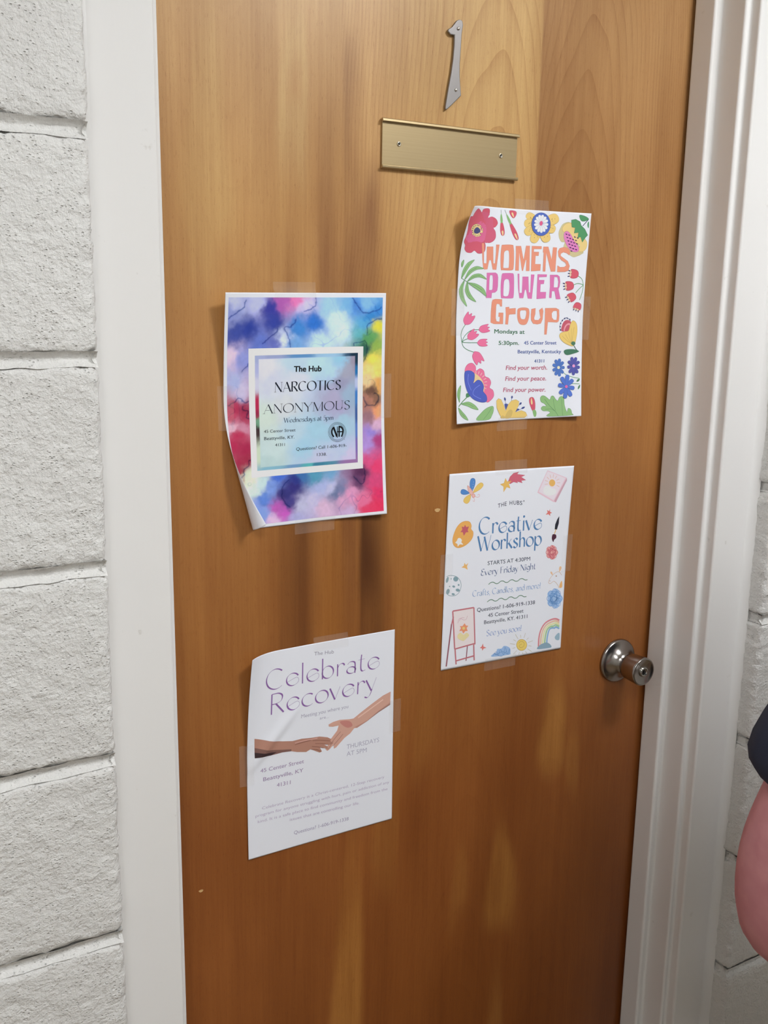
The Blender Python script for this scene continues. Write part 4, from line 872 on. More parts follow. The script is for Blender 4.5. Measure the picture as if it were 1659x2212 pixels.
    ['l','1d2b3c',4.1,[506,-302,503,-321,497,-340,488,-356,475,-371,459,-382,442,-390,422,-394,403,-395,383,-392,364,-385,347,-374,332,-361,320,-345,311,-327,305,-308,303,-288,306,-269,312,-251,321,-234,334,-220,349,-209,367,-201,386,-196,406,-195,425,-199,444,-205,462,-216,477,-229,489,-245,498,-263,504,-282,506,-302],0],
    ['l','0a0d14',21.3,[354,-352,332,-316,328,-274,345,-241,364,-230],1],
    ['l','0a0d14',24.6,[355,-237,399,-352],0],
    ['l','0a0d14',9.8,[405,-225,403,-366],0],
    ['l','0a0d14',19.6,[429,-355,431,-222],0],
    ['l','0a0d14',21.3,[424,-227,461,-237,484,-276,477,-322,462,-357],1],
    ['l','0a0d14',14.7,[404,-290,482,-294],0],
    ['l','1d2b3c',6.5,[500,-388,506,-393],0]]]],
'na_blobs': {'o': [[-931,1261,'bec3e6'],[-974,1170,'8d97d0'],[-772,970,'283c96'],[-924,946,'3a4a9c'],[-463,1193,'323796'],[-432,1058,'2f3f98'],[-651,1274,'b8bdec'],[-304,1300,'aa5aaa'],[-161,1313,'e678b4'],[-20,1231,'cdc8eb'],[-845,636,'8c96d7'],[-979,667,'e1c8e1'],[-948,368,'aab4e1'],[-875,255,'cdc3e1'],[-618,805,'6478c8'],[-293,865,'d7e1f5'],[-403,827,'5e68b8'],[-103,985,'3c82cd'],[101,1024,'286ec8'],[-153,807,'6ea0d7'],[290,1230,'9cc8f0'],[399,1090,'c8e1f5'],[478,949,'cde4f5'],[191,786,'bedcf0'],[557,1257,'78b4e6'],[685,1229,'508cd7'],[845,1256,'82b9eb'],[959,1171,'3c8cd7'],[863,1100,'328cd2'],[783,1016,'5aaad7'],[736,902,'64b4be'],[851,843,'5aa05a'],[964,971,'e1d73c'],[951,726,'8caf50'],[819,729,'1e5a50'],[920,582,'f0dc5a'],[973,434,'f5d76e'],[855,453,'fad282'],[839,322,'f0c896'],[992,242,'e1a55a'],[857,189,'64463c'],[942,111,'8c6450'],[806,59,'be826e'],[976,-39,'f0a06e'],[839,-120,'966e78'],[974,-203,'d2aac8'],[887,-331,'9682d2'],[1003,-444,'aa3c78'],[833,-477,'aa8cd2'],[845,-673,'d75082'],[978,-758,'e13c6e'],[921,-981,'d24678'],[982,-1138,'d73264'],[781,-1196,'e16e96'],[944,-1287,'dc325a'],[810,-1321,'e13c64'],[620,-1076,'dc96be'],[455,-1137,'d7a0c3'],[295,-1002,'bebee1'],[134,-957,'aab4e1'],[51,-1128,'c3bee1'],[210,-1249,'d7b4d2'],[-111,-1186,'bebedc'],[532,-1341,'c8aad2'],[-184,-839,'283282'],[-218,-953,'322d78'],[-314,-1017,'323278'],[-285,-1138,'3c3c82'],[-88,-775,'3c6eaa'],[72,-804,'5096b4'],[266,-791,'6ea0c8'],[725,-814,'502850'],[689,-931,'643c64'],[374,-1084,'5a6e96'],[440,-1045,'6e78a0'],[-402,-776,'466ed2'],[-498,-898,'7896dc'],[-619,-828,'c8e1e1'],[-728,-904,'d2e6d7'],[-799,-783,'e1ebcd'],[-739,-789,'e1ebcd'],[-579,-1035,'5a82d2'],[-629,-1204,'82a0e1'],[-427,-1167,'be5ab4'],[-351,-1263,'c85abe'],[-509,-1334,'e1bee1'],[-194,-1325,'aaaad7'],[-921,93,'b93255'],[-982,-14,'be3c5f'],[-972,-152,'e1b4c8'],[-804,45,'a5284b'],[-791,-39,'b43c5a'],[-809,-135,'cd8ca5'],[-887,-255,'b42850'],[-972,-387,'af2850'],[-819,-442,'a5234b'],[-901,-603,'a02346'],[-895,-716,'961e3c'],[-792,-557,'a52848']],
'b': [[-657,629,'a0aad0'],[-466,658,'96a0c8'],[-77,660,'5a8cbe'],[317,656,'96bedc'],[672,618,'143246'],[681,444,'1e6eaa'],[681,299,'b4bee6'],[676,153,'3c78be'],[680,-67,'3c5a96'],[677,-288,'5a78be'],[673,-510,'7864aa'],[628,-671,'966ea0'],[138,-677,'3c7896'],[74,-686,'5ab4b4'],[-181,-687,'6e96be'],[-492,-682,'82b4c8'],[-647,-483,'c8d7be'],[-654,-201,'3c1e28'],[-644,-103,'6ea082'],[-649,8,'961e46'],[-647,106,'b42850'],[-658,356,'c8c8dc'],[-657,520,'aaafd7']],
'i': [[-543,557,'d7d7eb'],[-156,613,'b4cdeb'],[157,576,'b4d7f0'],[477,594,'91c8e6'],[623,561,'968ca0'],[525,450,'a0a0b4'],[459,308,'9696b4'],[315,457,'afd2eb'],[573,158,'96afc8'],[408,21,'a5a0c3'],[360,111,'aaa5c3'],[-469,347,'c8cde1'],[-161,334,'cdd2e6'],[-321,60,'cdd2d7'],[-553,-67,'c8d7cd'],[-172,-233,'b4cddc'],[145,-253,'a0c8dc'],[471,-201,'a0c3d7'],[-486,-425,'c3d7d7'],[-18,-460,'a0c8e1'],[466,-540,'b4c3e1'],[546,-635,'c8bee1'],[-567,-604,'b4cdcd'],[139,-647,'bec3e1']]},
'na_rects': [[-1044,1342,1028,1341,1040,-1356,-1076,-1367],[-725,720,737,714,723,-738,-716,-734],[-637,642,659,629,657,-658,-632,-648]],
'na_veins': [[-1033,1112,-929,1170,-838,1235,-808,1313],[-133,1088,-213,1014,-292,981,-238,905,-224,767],[136,1337,143,1272,72,1203,-21,1176],[620,1334,660,1271,733,1186,798,1158,895,1171,1023,1220],[833,901,840,1015,929,1071,1019,1078],[639,762,655,797,736,802,802,808,827,729,820,642,787,571],[-1015,112,-949,149,-905,186,-817,136,-750,160],[-847,89,-848,47,-775,29,-791,-39,-755,-55],[-904,-764,-843,-736,-853,-665,-795,-627,-793,-571,-755,-553],[-572,817,-464,896,-370,976],[-852,500,-785,552,-770,579],[-369,-1027,-343,-912,-263,-832],[-362,-1042,-317,-1135,-270,-1184],[776,-788,791,-819,754,-967,689,-946,624,-880],[781,119,840,20,959,21,1010,123,941,156],[790,1,823,21]],
'creative': [
  ['insect_print', 'crayon style butterfly with blue and yellow wings', [
    ['p','3f7cc0',[-694,1127,-663,1178,-643,1242,-649,1294,-682,1315,-717,1305,-733,1257,-726,1189,-705,1129],1,[]],
    ['l','2a5c98',5.5,[-694,1127,-663,1178,-643,1242,-649,1294,-682,1315,-717,1305,-733,1257,-726,1189,-705,1129,-694,1127],2],
    ['p','3f7cc0',[-738,1116,-776,1146,-822,1168,-862,1169,-878,1146,-872,1118,-836,1100,-785,1098,-739,1108],1,[]],
    ['l','2a5c98',5.5,[-738,1116,-776,1146,-822,1168,-862,1169,-878,1146,-872,1118,-836,1100,-785,1098,-739,1108,-738,1116],2],
    ['p','ecbb5c',[-666,1111,-602,1131,-538,1164,-504,1203,-515,1232,-550,1243,-600,1218,-645,1168,-673,1117],1,[]],
    ['l','d09a3c',5.5,[-666,1111,-602,1131,-538,1164,-504,1203,-515,1232,-550,1243,-600,1218,-645,1168,-673,1117,-666,1111],2],
    ['p','ecbb5c',[-720,1092,-769,1074,-811,1044,-824,1008,-799,980,-761,970,-728,993,-711,1038,-709,1086],1,[]],
    ['l','d09a3c',5.5,[-720,1092,-769,1074,-811,1044,-824,1008,-799,980,-761,970,-728,993,-711,1038,-709,1086,-720,1092],2],
    ['p','e9b0a8',[-773,1212,-756,1153,-717,1098,-653,1052,-643,1058,-673,1119,-710,1170,-761,1216],1,[]],
    ['l','c86a68',4.1,[-773,1212,-756,1153,-717,1098,-653,1052,-643,1058,-673,1119,-710,1170,-761,1216,-773,1212],2],
    ['p','e9b0a8',[-635,1069,-637,1057,-644,1049,-654,1045,-666,1046,-676,1051,-684,1061,-688,1072,-686,1083,-679,1092,-669,1096,-657,1095,-646,1090,-639,1080],1,[]],
    ['l','c86a68',5.5,[-635,1069,-637,1057,-644,1049,-654,1045,-666,1046,-676,1051,-684,1061,-688,1072,-686,1083,-679,1092,-669,1096,-657,1095,-646,1090,-639,1080,-635,1069],2],
    ['l','d07a78',4.1,[-644,1062,-587,1043,-556,1063,-572,1086,-592,1073],1],
    ['l','d07a78',4.1,[-665,1049,-641,1019,-644,990,-668,1002],1],
    ['l','e8f0f8',4.1,[-689,1158,-681,1165],0],
    ['l','e8f0f8',4.1,[-685,1192,-676,1199],0],
    ['l','e8f0f8',4.1,[-680,1226,-672,1233],0],
    ['l','e8f0f8',4.1,[-675,1260,-667,1267],0]]],
  ['shooting_star_print', 'crayon style yellow star with a red tail', [
    ['p','c4566c',[-76,1225,-44,1296,16,1344,104,1356,79,1325,215,1303,154,1280,238,1231,157,1230,178,1195,86,1223,97,1200,24,1219,-37,1194],0,[]],
    ['l','a03a52',4.1,[-76,1225,-44,1296,16,1344,104,1356,79,1325,215,1303,154,1280,238,1231,157,1230,178,1195,86,1223,97,1200,24,1219,-37,1194,-76,1225],0],
    ['p','ddb055',[-121,1282,-94,1231,-13,1236,-61,1195,-28,1130,-94,1154,-144,1084,-149,1165,-212,1201,-146,1211],0,[]],
    ['l','b88a38',4.1,[-121,1282,-94,1231,-13,1236,-61,1195,-28,1130,-94,1154,-144,1084,-149,1165,-212,1201,-146,1211,-121,1282],0]]],
  ['picture_book_print', 'print of a pink book with a sun and a cloud', [
    ['p','dcbcc8',[608,1353,965,1225,973,1184,804,871,752,882,456,1037,465,1066],0,[]],
    ['p','c49aa8',[965,1225,973,1184,804,871,770,893],0,[]],
    ['p','ead2da',[612,1341,941,1222,759,904,479,1048],0,[]],
    ['p','e9aa55',[763,1161,759,1139,745,1122,724,1113,699,1115,676,1126,659,1145,652,1167,655,1189,669,1206,690,1215,715,1213,738,1202,755,1183],1,[]],
    ['l','d0a080',5.5,[632,1155,578,1149],0],
    ['l','d0a080',5.5,[631,1190,577,1209],0],
    ['l','d0a080',5.5,[648,1219,605,1258],0],
    ['l','d0a080',5.5,[679,1237,656,1287],0],
    ['l','d0a080',5.5,[717,1238,720,1290],0],
    ['l','d0a080',5.5,[754,1223,782,1265],0],
    ['l','d0a080',5.5,[783,1195,829,1217],0],
    ['l','d0a080',5.5,[796,1160,851,1158],0],
    ['l','d0a080',5.5,[791,1126,843,1100],0],
    ['p','f4f6fa',[559,1075,583,1119,647,1123,705,1089,771,1070,794,1023,751,988,659,982,573,1022],1,[]]]],
  ['star_print', '', [
    ['p','cf6a62',[706,779,710,736,748,722,712,710,721,674,684,704,632,701,667,733,650,771,690,747],0,[]]]],
  ['star_print', '', [
    ['p','e2ac62',[-758,128,-730,96,-692,121,-712,75,-697,23,-745,53,-806,68,-764,89],0,[]]]],
  ['star_print', '', [
    ['p','d2706a',[-369,-1102,-360,-1150,-304,-1177,-353,-1182,-375,-1212,-386,-1174,-423,-1163,-391,-1145],0,[]]]],
  ['text_line', 'curved dark printed words', [
    ['t','i','323a4a','T',[-231,864,-184,872],[-231,864,-233,926],0.004,0,0],
    ['t','i','323a4a','H',[-173,874,-130,883],[-173,874,-175,936],0.004,0,0],
    ['t','i','323a4a','E',[-113,884,-77,888],[-113,884,-114,946],0.004,0,0],
    ['t','i','323a4a','H',[-27,893,20,892],[-27,893,-28,955],0.004,0,0],
    ['t','i','323a4a','U',[42,892,89,888],[42,892,40,954],0.004,0,0],
    ['t','i','323a4a','B',[104,887,146,883],[104,887,102,950],0.004,0,0],
    ['t','i','323a4a','S',[155,881,197,875],[155,881,153,943],0.004,0,0],
    ['t','i','323a4a',"'",[218,881,231,880],[218,881,216,943],0.004,0,0]]],
  ['heading_word', 'blue flared word Creative', [
    ['t','f','3f74a6','Creative',[-537,510,581,492],[-537,510,-543,751],0,0.03,0.125]]],
  ['heading_word', 'blue flared word Workshop', [
    ['t','f','3f74a6','Workshop',[-543,268,591,254],[-543,268,-548,489],0,0.032,0.135]]],
  ['text_line', '', [
    ['t','i','3a4654','STARTS AT 4:30PM',[-357,53,400,41],[-357,53,-359,113],0.008,0,0]]],
  ['text_line', '', [
    ['t','f','4a5f86','Every Friday Night',[-463,-89,514,-99],[-463,-89,-465,4],0,0.03,0.15]]],
  ['text_line', '', [
    ['t','f','7f9cc4','Crafts, Candles, and more!',[-594,-380,631,-400],[-594,-380,-596,-293],0,0.03,0.13]]],
  ['wavy_line', 'dark green printed wavy line', [
    ['l','4f7a5e',10.9,[-324,-232,-283,-209,-241,-209,-196,-235,-153,-235,-112,-211,-68,-212,-23,-237,20,-238,62,-214,106,-215,152,-240,196,-241,238,-217,282,-218,329,-243,373,-244],1]]],
  ['wavy_line', 'dark green printed wavy line', [
    ['l','4f7a5e',10.9,[-332,-491,-291,-467,-248,-467,-203,-492,-159,-492,-117,-468,-74,-468,-28,-493,16,-494,58,-469,102,-469,148,-494,193,-495,236,-470,280,-470,327,-495,372,-496],1]]],
  ['text_line', '', [
    ['t','i','3a4250','Questions? 1-606-919-1338',[-504,-614,537,-632],[-504,-614,-505,-554],0.008,0,0]]],
  ['text_line', '', [
    ['t','i','3a4250','45 Center Street',[-304,-720,332,-733],[-304,-720,-306,-662],0.008,0,0],
    ['t','i','3a4250','Beattyville, KY. 41311',[-367,-814,410,-828],[-367,-814,-369,-756],0.008,0,0]]],
  ['text_line', '', [
    ['t','f','8096c2','See you soon!',[-315,-1002,319,-1009],[-315,-1002,-317,-913],0,0.03,0.13]]],
  ['palette_print', 'print of a yellow paint palette', [
    ['p','e3a14c',[-775,723,-705,707,-671,653,-673,602,-635,555,-643,476,-705,409,-789,366,-882,356,-948,396,-974,463,-961,549,-916,646,-851,705],1,[]],
    ['l','c98838',4.1,[-775,723,-705,707,-671,653,-673,602,-635,555,-643,476,-705,409,-789,366,-882,356,-948,396,-974,463,-961,549,-916,646,-851,705,-775,723],2],
    ['p','b84e5c',[-780,670,-753,638,-715,642,-729,593,-717,563,-757,562,-789,521,-814,571,-849,575,-823,608,-831,650,-796,642],1,[]],
    ['p','f2f3f6',[-885,491,-847,488,-819,456,-826,428,-794,395,-851,401,-883,375,-894,412,-929,433,-905,457],1,[]]]],
  ['paintbrush_print', 'print of a black paintbrush with a wine red tip', [
    ['p','2a2a34',[887,661,888,551,862,460,819,467,822,541,853,615],0,[]],
    ['l','d9b070',16.4,[843,465,822,399],0],
    ['p','4a2436',[797,397,850,384,860,337,824,309,810,277,779,329,780,375],1,[]]]],
  ['flower_scribble_print', 'red scribbled flower print', [
    ['p','e2a09a',[917,111,899,77,876,52,857,18,816,15,777,36,737,47,701,74,698,115,695,151,691,192,724,213,762,215,798,229,840,217,865,179,892,150],1,[]],
    ['l','c25566',6.8,[865,68,816,76,766,113,760,166,848,157,864,72,807,34,737,86,769,188,813,157,839,30,794,49,719,188,772,143,834,197,856,114,738,101,747,145,792,209,808,199,813,43,804,40,749,95,810,165,816,150,874,125,807,78,765,126,786,159,864,153,855,119,768,80,751,84,785,186,869,114,813,88],1],
    ['l','c25566',6.8,[910,112,904,93,884,88,863,98,853,117,860,136,879,141,900,132,910,112],1],
    ['l','c25566',6.8,[890,57,883,39,864,33,843,43,833,63,840,81,859,87,880,77,890,57],1],
    ['l','c25566',6.8,[832,40,825,21,806,16,785,26,775,45,782,64,801,69,822,59,832,40],1],
    ['l','c25566',6.8,[770,69,763,51,744,45,723,55,713,75,720,93,739,99,760,89,770,69],1],
    ['l','c25566',6.8,[740,129,733,111,714,105,694,115,684,134,691,152,710,158,730,149,740,129],1],
    ['l','c25566',6.8,[760,183,753,165,734,159,714,169,704,189,710,207,730,213,750,203,760,183],1],
    ['l','c25566',6.8,[818,201,811,183,792,177,771,187,761,206,768,224,787,230,808,221,818,201],1],
    ['l','c25566',6.8,[880,171,873,153,854,147,833,157,823,177,830,195,849,201,870,191,880,171],1]]],
  ['scribble_cloud_print', 'blue scribbled cloud print at the right margin', [
    ['p','96b6dc',[1060,-613,1036,-661,1006,-696,982,-743,928,-748,877,-716,825,-701,778,-661,774,-602,770,-552,765,-493,808,-465,858,-462,905,-442,960,-460,992,-514,1028,-557],1,[]],
    ['l','5a8cc8',6.8,[934,-622,866,-657,834,-582,839,-505,942,-552,959,-674,921,-683,801,-623,927,-515,946,-600,936,-626,893,-636,824,-630,871,-552,936,-537,950,-633,861,-658,829,-579,915,-501,941,-501,923,-682,849,-627,825,-573,851,-480,1008,-535,938,-627,900,-715,866,-595,872,-557,1035,-629,954,-686,872,-630,824,-616,878,-556,983,-610,963,-638,919,-670,802,-532,880,-559,962,-585,934,-621,874,-657,827,-592,842,-513,950,-599,942,-606,856,-675,843,-630],1],
    ['l','5a8cc8',6.8,[1051,-612,1042,-637,1017,-645,990,-631,977,-602,986,-577,1011,-569,1038,-583,1051,-612],1],
    ['l','5a8cc8',6.8,[1025,-689,1016,-715,990,-723,963,-708,950,-680,959,-654,984,-646,1012,-660,1025,-689],1],
    ['l','5a8cc8',6.8,[948,-713,940,-738,914,-746,887,-732,874,-703,883,-677,908,-670,935,-684,948,-713],1],
    ['l','5a8cc8',6.8,[867,-669,859,-695,834,-702,807,-688,794,-660,803,-634,828,-626,855,-641,867,-669],1],
    ['l','5a8cc8',6.8,[829,-584,820,-610,795,-617,769,-603,756,-575,765,-549,790,-541,816,-556,829,-584],1],
    ['l','5a8cc8',6.8,[855,-507,847,-533,821,-541,795,-526,782,-498,791,-473,816,-465,843,-479,855,-507],1],
    ['l','5a8cc8',6.8,[931,-483,922,-509,897,-517,870,-502,857,-474,866,-449,891,-441,918,-455,931,-483],1],
    ['l','5a8cc8',6.8,[1012,-526,1003,-552,978,-560,951,-546,938,-517,947,-492,972,-484,999,-498,1012,-526],1]]],
  ['scribble_cloud_print', 'blue scribbled cloud print at the bottom', [
    ['p','8fb0d8',[-195,-1331,-188,-1293,-125,-1279,-110,-1227,-36,-1231,8,-1198,75,-1216,124,-1255,133,-1319,111,-1347],1,[]],
    ['l','5a88c0',6.8,[-186,-1324,-126,-1263,-85,-1332,-54,-1236,8,-1331,28,-1217,82,-1327,114,-1253,101,-1338,-14,-1281,-123,-1311,-161,-1281,-28,-1349,60,-1285],1]]],
  ['pony_head_print', 'faint orange outline print of a horse head', [
    ['l','c9a27c',5.5,[822,-242,786,-285,770,-330,801,-354,848,-331,877,-327,918,-355,961,-408,973,-441],1],
    ['l','c9a27c',5.5,[822,-242,877,-201,954,-187,1017,-249],1],
    ['p','e0b48a',[842,-228,838,-208,828,-186,814,-171,801,-170,794,-177,801,-194,819,-214,838,-229],1,[]],
    ['p','e0b48a',[972,-189,988,-168,1000,-142,998,-119,983,-108,965,-110,956,-131,958,-160,967,-188],1,[]],
    ['p','e0a868',[1024,-336,1036,-432,983,-434,992,-372],1,[]],
    ['p','b09080',[923,-251,920,-258,911,-260,901,-256,896,-247,899,-240,909,-238,919,-242],1,[]],
    ['p','b09080',[802,-310,800,-315,794,-316,789,-313,786,-309,788,-304,793,-303,799,-306],1,[]]]],
  ['spotted_ball_print', 'round outline print with grey blue spots', [
    ['l','6f8d96',6.8,[-1049,-37,-998,-25,-930,-36,-865,-66,-813,-130,-796,-199,-815,-271,-864,-317,-932,-327,-1002,-307,-1043,-258],1],
    ['p','7a97a0',[-1013,-90,-1023,-113,-1037,-124,-1050,-120,-1056,-102,-1053,-76,-1042,-53,-1028,-42,-1016,-46,-1010,-64],1,[]],
    ['p','7a97a0',[-852,-101,-865,-118,-889,-123,-914,-114,-931,-96,-933,-74,-920,-57,-897,-52,-872,-60,-855,-79],1,[]],
    ['p','7a97a0',[-960,-79,-964,-83,-969,-84,-976,-82,-980,-78,-980,-72,-977,-68,-971,-67,-965,-69,-961,-73],1,[]],
    ['p','7a97a0',[-898,-199,-905,-206,-918,-207,-933,-202,-943,-193,-945,-183,-939,-177,-926,-176,-911,-181,-901,-190],1,[]],
    ['p','7a97a0',[-825,-184,-830,-190,-839,-192,-848,-189,-854,-182,-855,-174,-850,-167,-842,-165,-832,-169,-826,-176],1,[]],
    ['p','7a97a0',[-981,-187,-984,-191,-990,-192,-996,-190,-1000,-185,-1001,-180,-997,-175,-992,-174,-985,-176,-981,-181],1,[]],
    ['p','7a97a0',[-989,-263,-1001,-284,-1018,-293,-1034,-287,-1044,-269,-1043,-244,-1032,-223,-1014,-214,-998,-220,-988,-238],1,[]],
    ['p','7a97a0',[-816,-263,-826,-273,-845,-274,-866,-266,-881,-253,-884,-240,-874,-231,-856,-230,-835,-237,-820,-250],1,[]],
    ['p','7a97a0',[-898,-311,-905,-317,-920,-318,-937,-312,-949,-302,-952,-292,-945,-286,-930,-286,-913,-291,-901,-301],1,[]]]],
  ['easel_print', 'print of a wooden easel holding a pink picture', [
    ['l','8a4a58',21.9,[-930,-732,-991,-1349],0],
    ['l','8a4a58',16.4,[-641,-1076,-655,-1319],0],
    ['p','ecd2d2',[-920,-547,-565,-538,-513,-1080,-859,-1104],0,[]],
    ['l','b8656e',20.5,[-920,-547,-561,-542],0],
    ['l','b8656e',20.5,[-561,-542,-512,-1096],0],
    ['l','b8656e',20.5,[-513,-1080,-859,-1112],0],
    ['l','b8656e',20.5,[-920,-547,-859,-1112],0],
    ['l','b8656e',20.5,[-905,-631,-929,-740],0],
    ['l','b8656e',20.5,[-853,-1112,-824,-1345],0],
    ['l','b8656e',20.5,[-534,-1093,-512,-1334],0],
    ['l','b8656e',20.5,[-832,-1291,-515,-1264],0],
    ['l','c89aa8',5.5,[-825,-739,-816,-688,-785,-670,-732,-700,-688,-698,-664,-649],1],
    ['l','c89aa8',5.5,[-809,-711,-768,-665,-716,-672],1],
    ['p','e88a62',[-711,-755,-683,-789,-647,-799,-669,-829,-652,-874,-691,-871,-725,-900,-749,-860,-793,-854,-769,-815,-788,-785,-744,-788],1,[]],
    ['p','f2c070',[-697,-828,-699,-837,-705,-844,-715,-846,-726,-845,-736,-839,-743,-831,-746,-821,-744,-812,-738,-806,-728,-803,-717,-805,-707,-810,-700,-819],1,[]],
    ['p','f0cf9a',[-822,-913,-774,-882,-720,-920,-668,-897,-622,-942,-664,-982,-715,-1012,-769,-989,-814,-959],1,[]]]],
  ['sun_print', 'print of a yellow sun', [
    ['p','e9c25e',[430,-1246,423,-1282,398,-1308,361,-1319,319,-1313,279,-1290,251,-1256,239,-1217,246,-1181,270,-1155,307,-1144,350,-1151,389,-1173,418,-1207],1,[]],
    ['l','b88f3a',6.8,[430,-1246,423,-1282,398,-1308,361,-1319,319,-1313,279,-1290,251,-1256,239,-1217,246,-1181,270,-1155,307,-1144,350,-1151,389,-1173,418,-1207,430,-1246],2],
    ['l','b88f3a',5.5,[279,-1200,315,-1173,374,-1206,368,-1260,312,-1268,291,-1233,337,-1216],1],
    ['l','b0a888',5.5,[461,-1262,517,-1275],0],
    ['l','b0a888',5.5,[446,-1308,530,-1364],0],
    ['l','b0a888',5.5,[409,-1339,442,-1381],0],
    ['l','b0a888',5.5,[357,-1348,375,-1394],0],
    ['l','b0a888',5.5,[301,-1335,287,-1374],0],
    ['l','b0a888',5.5,[252,-1301,191,-1350],0],
    ['l','b0a888',5.5,[219,-1253,168,-1260],0],
    ['l','b0a888',5.5,[209,-1201,116,-1179],0],
    ['l','b0a888',5.5,[223,-1156,175,-1126],0],
    ['l','b0a888',5.5,[259,-1125,205,-1048],0],
    ['l','b0a888',5.5,[311,-1115,301,-1070],0],
    ['l','b0a888',5.5,[367,-1129,391,-1054],0],
    ['l','b0a888',5.5,[417,-1162,453,-1136],0],
    ['l','b0a888',5.5,[450,-1210,537,-1195],0]]],
  ['rainbow_print', 'pastel rainbow print cut by the right edge', [
    ['l','cf7f86',26,[652,-1303,650,-1175,678,-1052,749,-958,853,-917,950,-914,1022,-948],1],
    ['l','e7b79a',26,[691,-1309,689,-1181,717,-1057,783,-981,875,-952,953,-946,1024,-980],1],
    ['l','ead9a0',26,[730,-1315,729,-1186,756,-1063,818,-1003,897,-987,955,-979,1026,-1012],1],
    ['l','9cc08c',26,[769,-1321,768,-1192,796,-1068,853,-1025,919,-1022,957,-1011,1029,-1045],1],
    ['l','7fa8cc',26,[808,-1327,807,-1198,835,-1074,888,-1048,941,-1057,960,-1043,1031,-1077],1],
    ['p','7f9cae',[631,-1340,666,-1289,732,-1267,800,-1261,871,-1300,900,-1348,846,-1356],1,[]],
    ['p','90acbc',[952,-1203,997,-1153,1039,-1151,1042,-1251,985,-1248],1,[]]]]],
'celeb': [
  ['text_line', '', [
    ['t','i','8a8494','The Hub',[-124,1233,160,1214],[-124,1233,-122,1285],-0.004,0,0]]],
  ['heading_word', 'purple flared word Celebrate', [
    ['t','f','7d4f96','Celebrate',[-811,883,856,889],[-811,883,-806,1152],0,0.013,0.078]]],
  ['heading_word', 'purple flared word Recovery', [
    ['t','f','7d4f96','Recovery',[-767,545,811,584],[-767,545,-757,818],0,0.013,0.082]]],
  ['text_line', '', [
    ['t','i','9c98ac','Meeting you where you',[-314,409,378,409],[-314,409,-312,462],-0.004,0,0],
    ['t','i','9c98ac','are...',[-47,333,89,329],[-47,333,-46,374],-0.004,0,0]]],
  ['text_line', '', [
    ['t','i','a09cb0','THURSDAYS',[355,-179,858,-186],[355,-179,357,-110],-0.008,0,0],
    ['t','i','a09cb0','AT 5PM',[356,-280,664,-291],[356,-280,357,-212],-0.008,0,0]]],
  ['text_line', '', [
    ['t','i','92799e','45 Center Street',[-896,-219,-279,-228],[-896,-219,-893,-163],0,0,0],
    ['t','i','92799e','Beattyville, KY',[-858,-346,-288,-351],[-858,-346,-856,-290],0,0,0],
    ['t','i','92799e','41311',[-670,-473,-474,-479],[-670,-473,-668,-416],0,0,0]]],
  ['text_line', 'pale four-line printed paragraph', [
    ['t','i','b0a2ba','Celebrate Recovery is a Christ-centered, 12-Step recovery',[-880,-737,949,-745],[-880,-737,-879,-696],-0.004,0,0],
    ['t','i','b0a2ba','program for anyone struggling with hurt, pain or addiction of any',[-973,-823,1028,-841],[-973,-823,-971,-782],-0.004,0,0],
    ['t','i','b0a2ba','kind. It is a safe place to find community and freedom from the',[-944,-911,1002,-937],[-944,-911,-942,-870],-0.004,0,0],
    ['t','i','b0a2ba','issues that are controlling our life.',[-490,-1004,555,-1035],[-490,-1004,-488,-962],-0.004,0,0]]],
  ['text_line', '', [
    ['t','i','9c92ac','Questions? 1-606-919-1338',[-431,-1217,390,-1233],[-431,-1217,-429,-1165],0,0,0]]],
  ['reaching_hand_print', 'printed photo of a forearm and hand reaching down from the right', [
    ['p','c59684',[1031,514,910,480,735,393,580,311,459,242,391,245,254,266,153,258,83,235,89,205,145,190,234,189,212,122,137,42,90,-4,86,-44,36,-105,66,-136,100,-120,162,-61,162,-126,196,-118,255,-66,323,-8,409,38,469,98,512,97,668,161,843,256,1027,325],0,[]],
    ['p','b08072',[477,113,668,170,843,272,1026,358,1027,325,843,253,668,158,512,94],0,[]],
    ['p','8c6458',[668,161,843,263,1027,340,1027,324,843,249],0,[]],
    ['p','b9766c',[254,242,391,221,443,145,374,127,297,176],1,[]],
    ['l','966658',7.5,[103,-56,196,36,263,94],1],
    ['l','966658',7.5,[145,-85,238,-5,298,54],1],
    ['l','966658',7.5,[69,-121,154,-19],1],
    ['l','d8b4a4',18.1,[528,240,719,331,911,423],1]]],
  ['reaching_hand_print', 'printed photo of a darker forearm and hand reaching from the left', [
    ['p','a87662',[-973,272,-773,198,-584,147,-440,118,-310,121,-179,104,-47,94,69,57,123,20,111,-6,154,-51,90,-53,19,-37,69,-73,73,-114,11,-80,-48,-54,-14,-126,-48,-134,-114,-95,-180,-56,-246,-80,-376,-50,-457,-20,-585,-7,-744,-12,-973,6],0,[]],
    ['p','70483e',[-972,144,-774,69,-585,30,-457,8,-457,-20,-585,-7,-744,-12,-973,6],0,[]],
    ['p','3a2a2c',[-973,81,-821,37,-664,16,-744,-12,-973,6],0,[]],
    ['l','84503f',7.5,[-147,57,-31,39,103,-1],1],
    ['l','84503f',7.5,[-114,9,-14,-13,86,-49],1],
    ['l','84503f',7.5,[-163,-19,-64,-50,11,-80],1],
    ['l','84503f',7.5,[-180,-56,-97,-75,-31,-122],1],
    ['l','84503f',7.5,[-408,60,-278,70,-180,72],1],
    ['l','c8978a',13.6,[-408,84,-261,87,-81,79],1]]]],
'sheets': {'women': [0.50242,0.22597,0.00835,-0.00959,0.00684,0.007,0.00718,2.51569,0.12117,0.05714],
'na': [0.17978,0.11187,0.01638,0.01824,0.0047,0.00784,0,3.38433,0.09791,0.013],
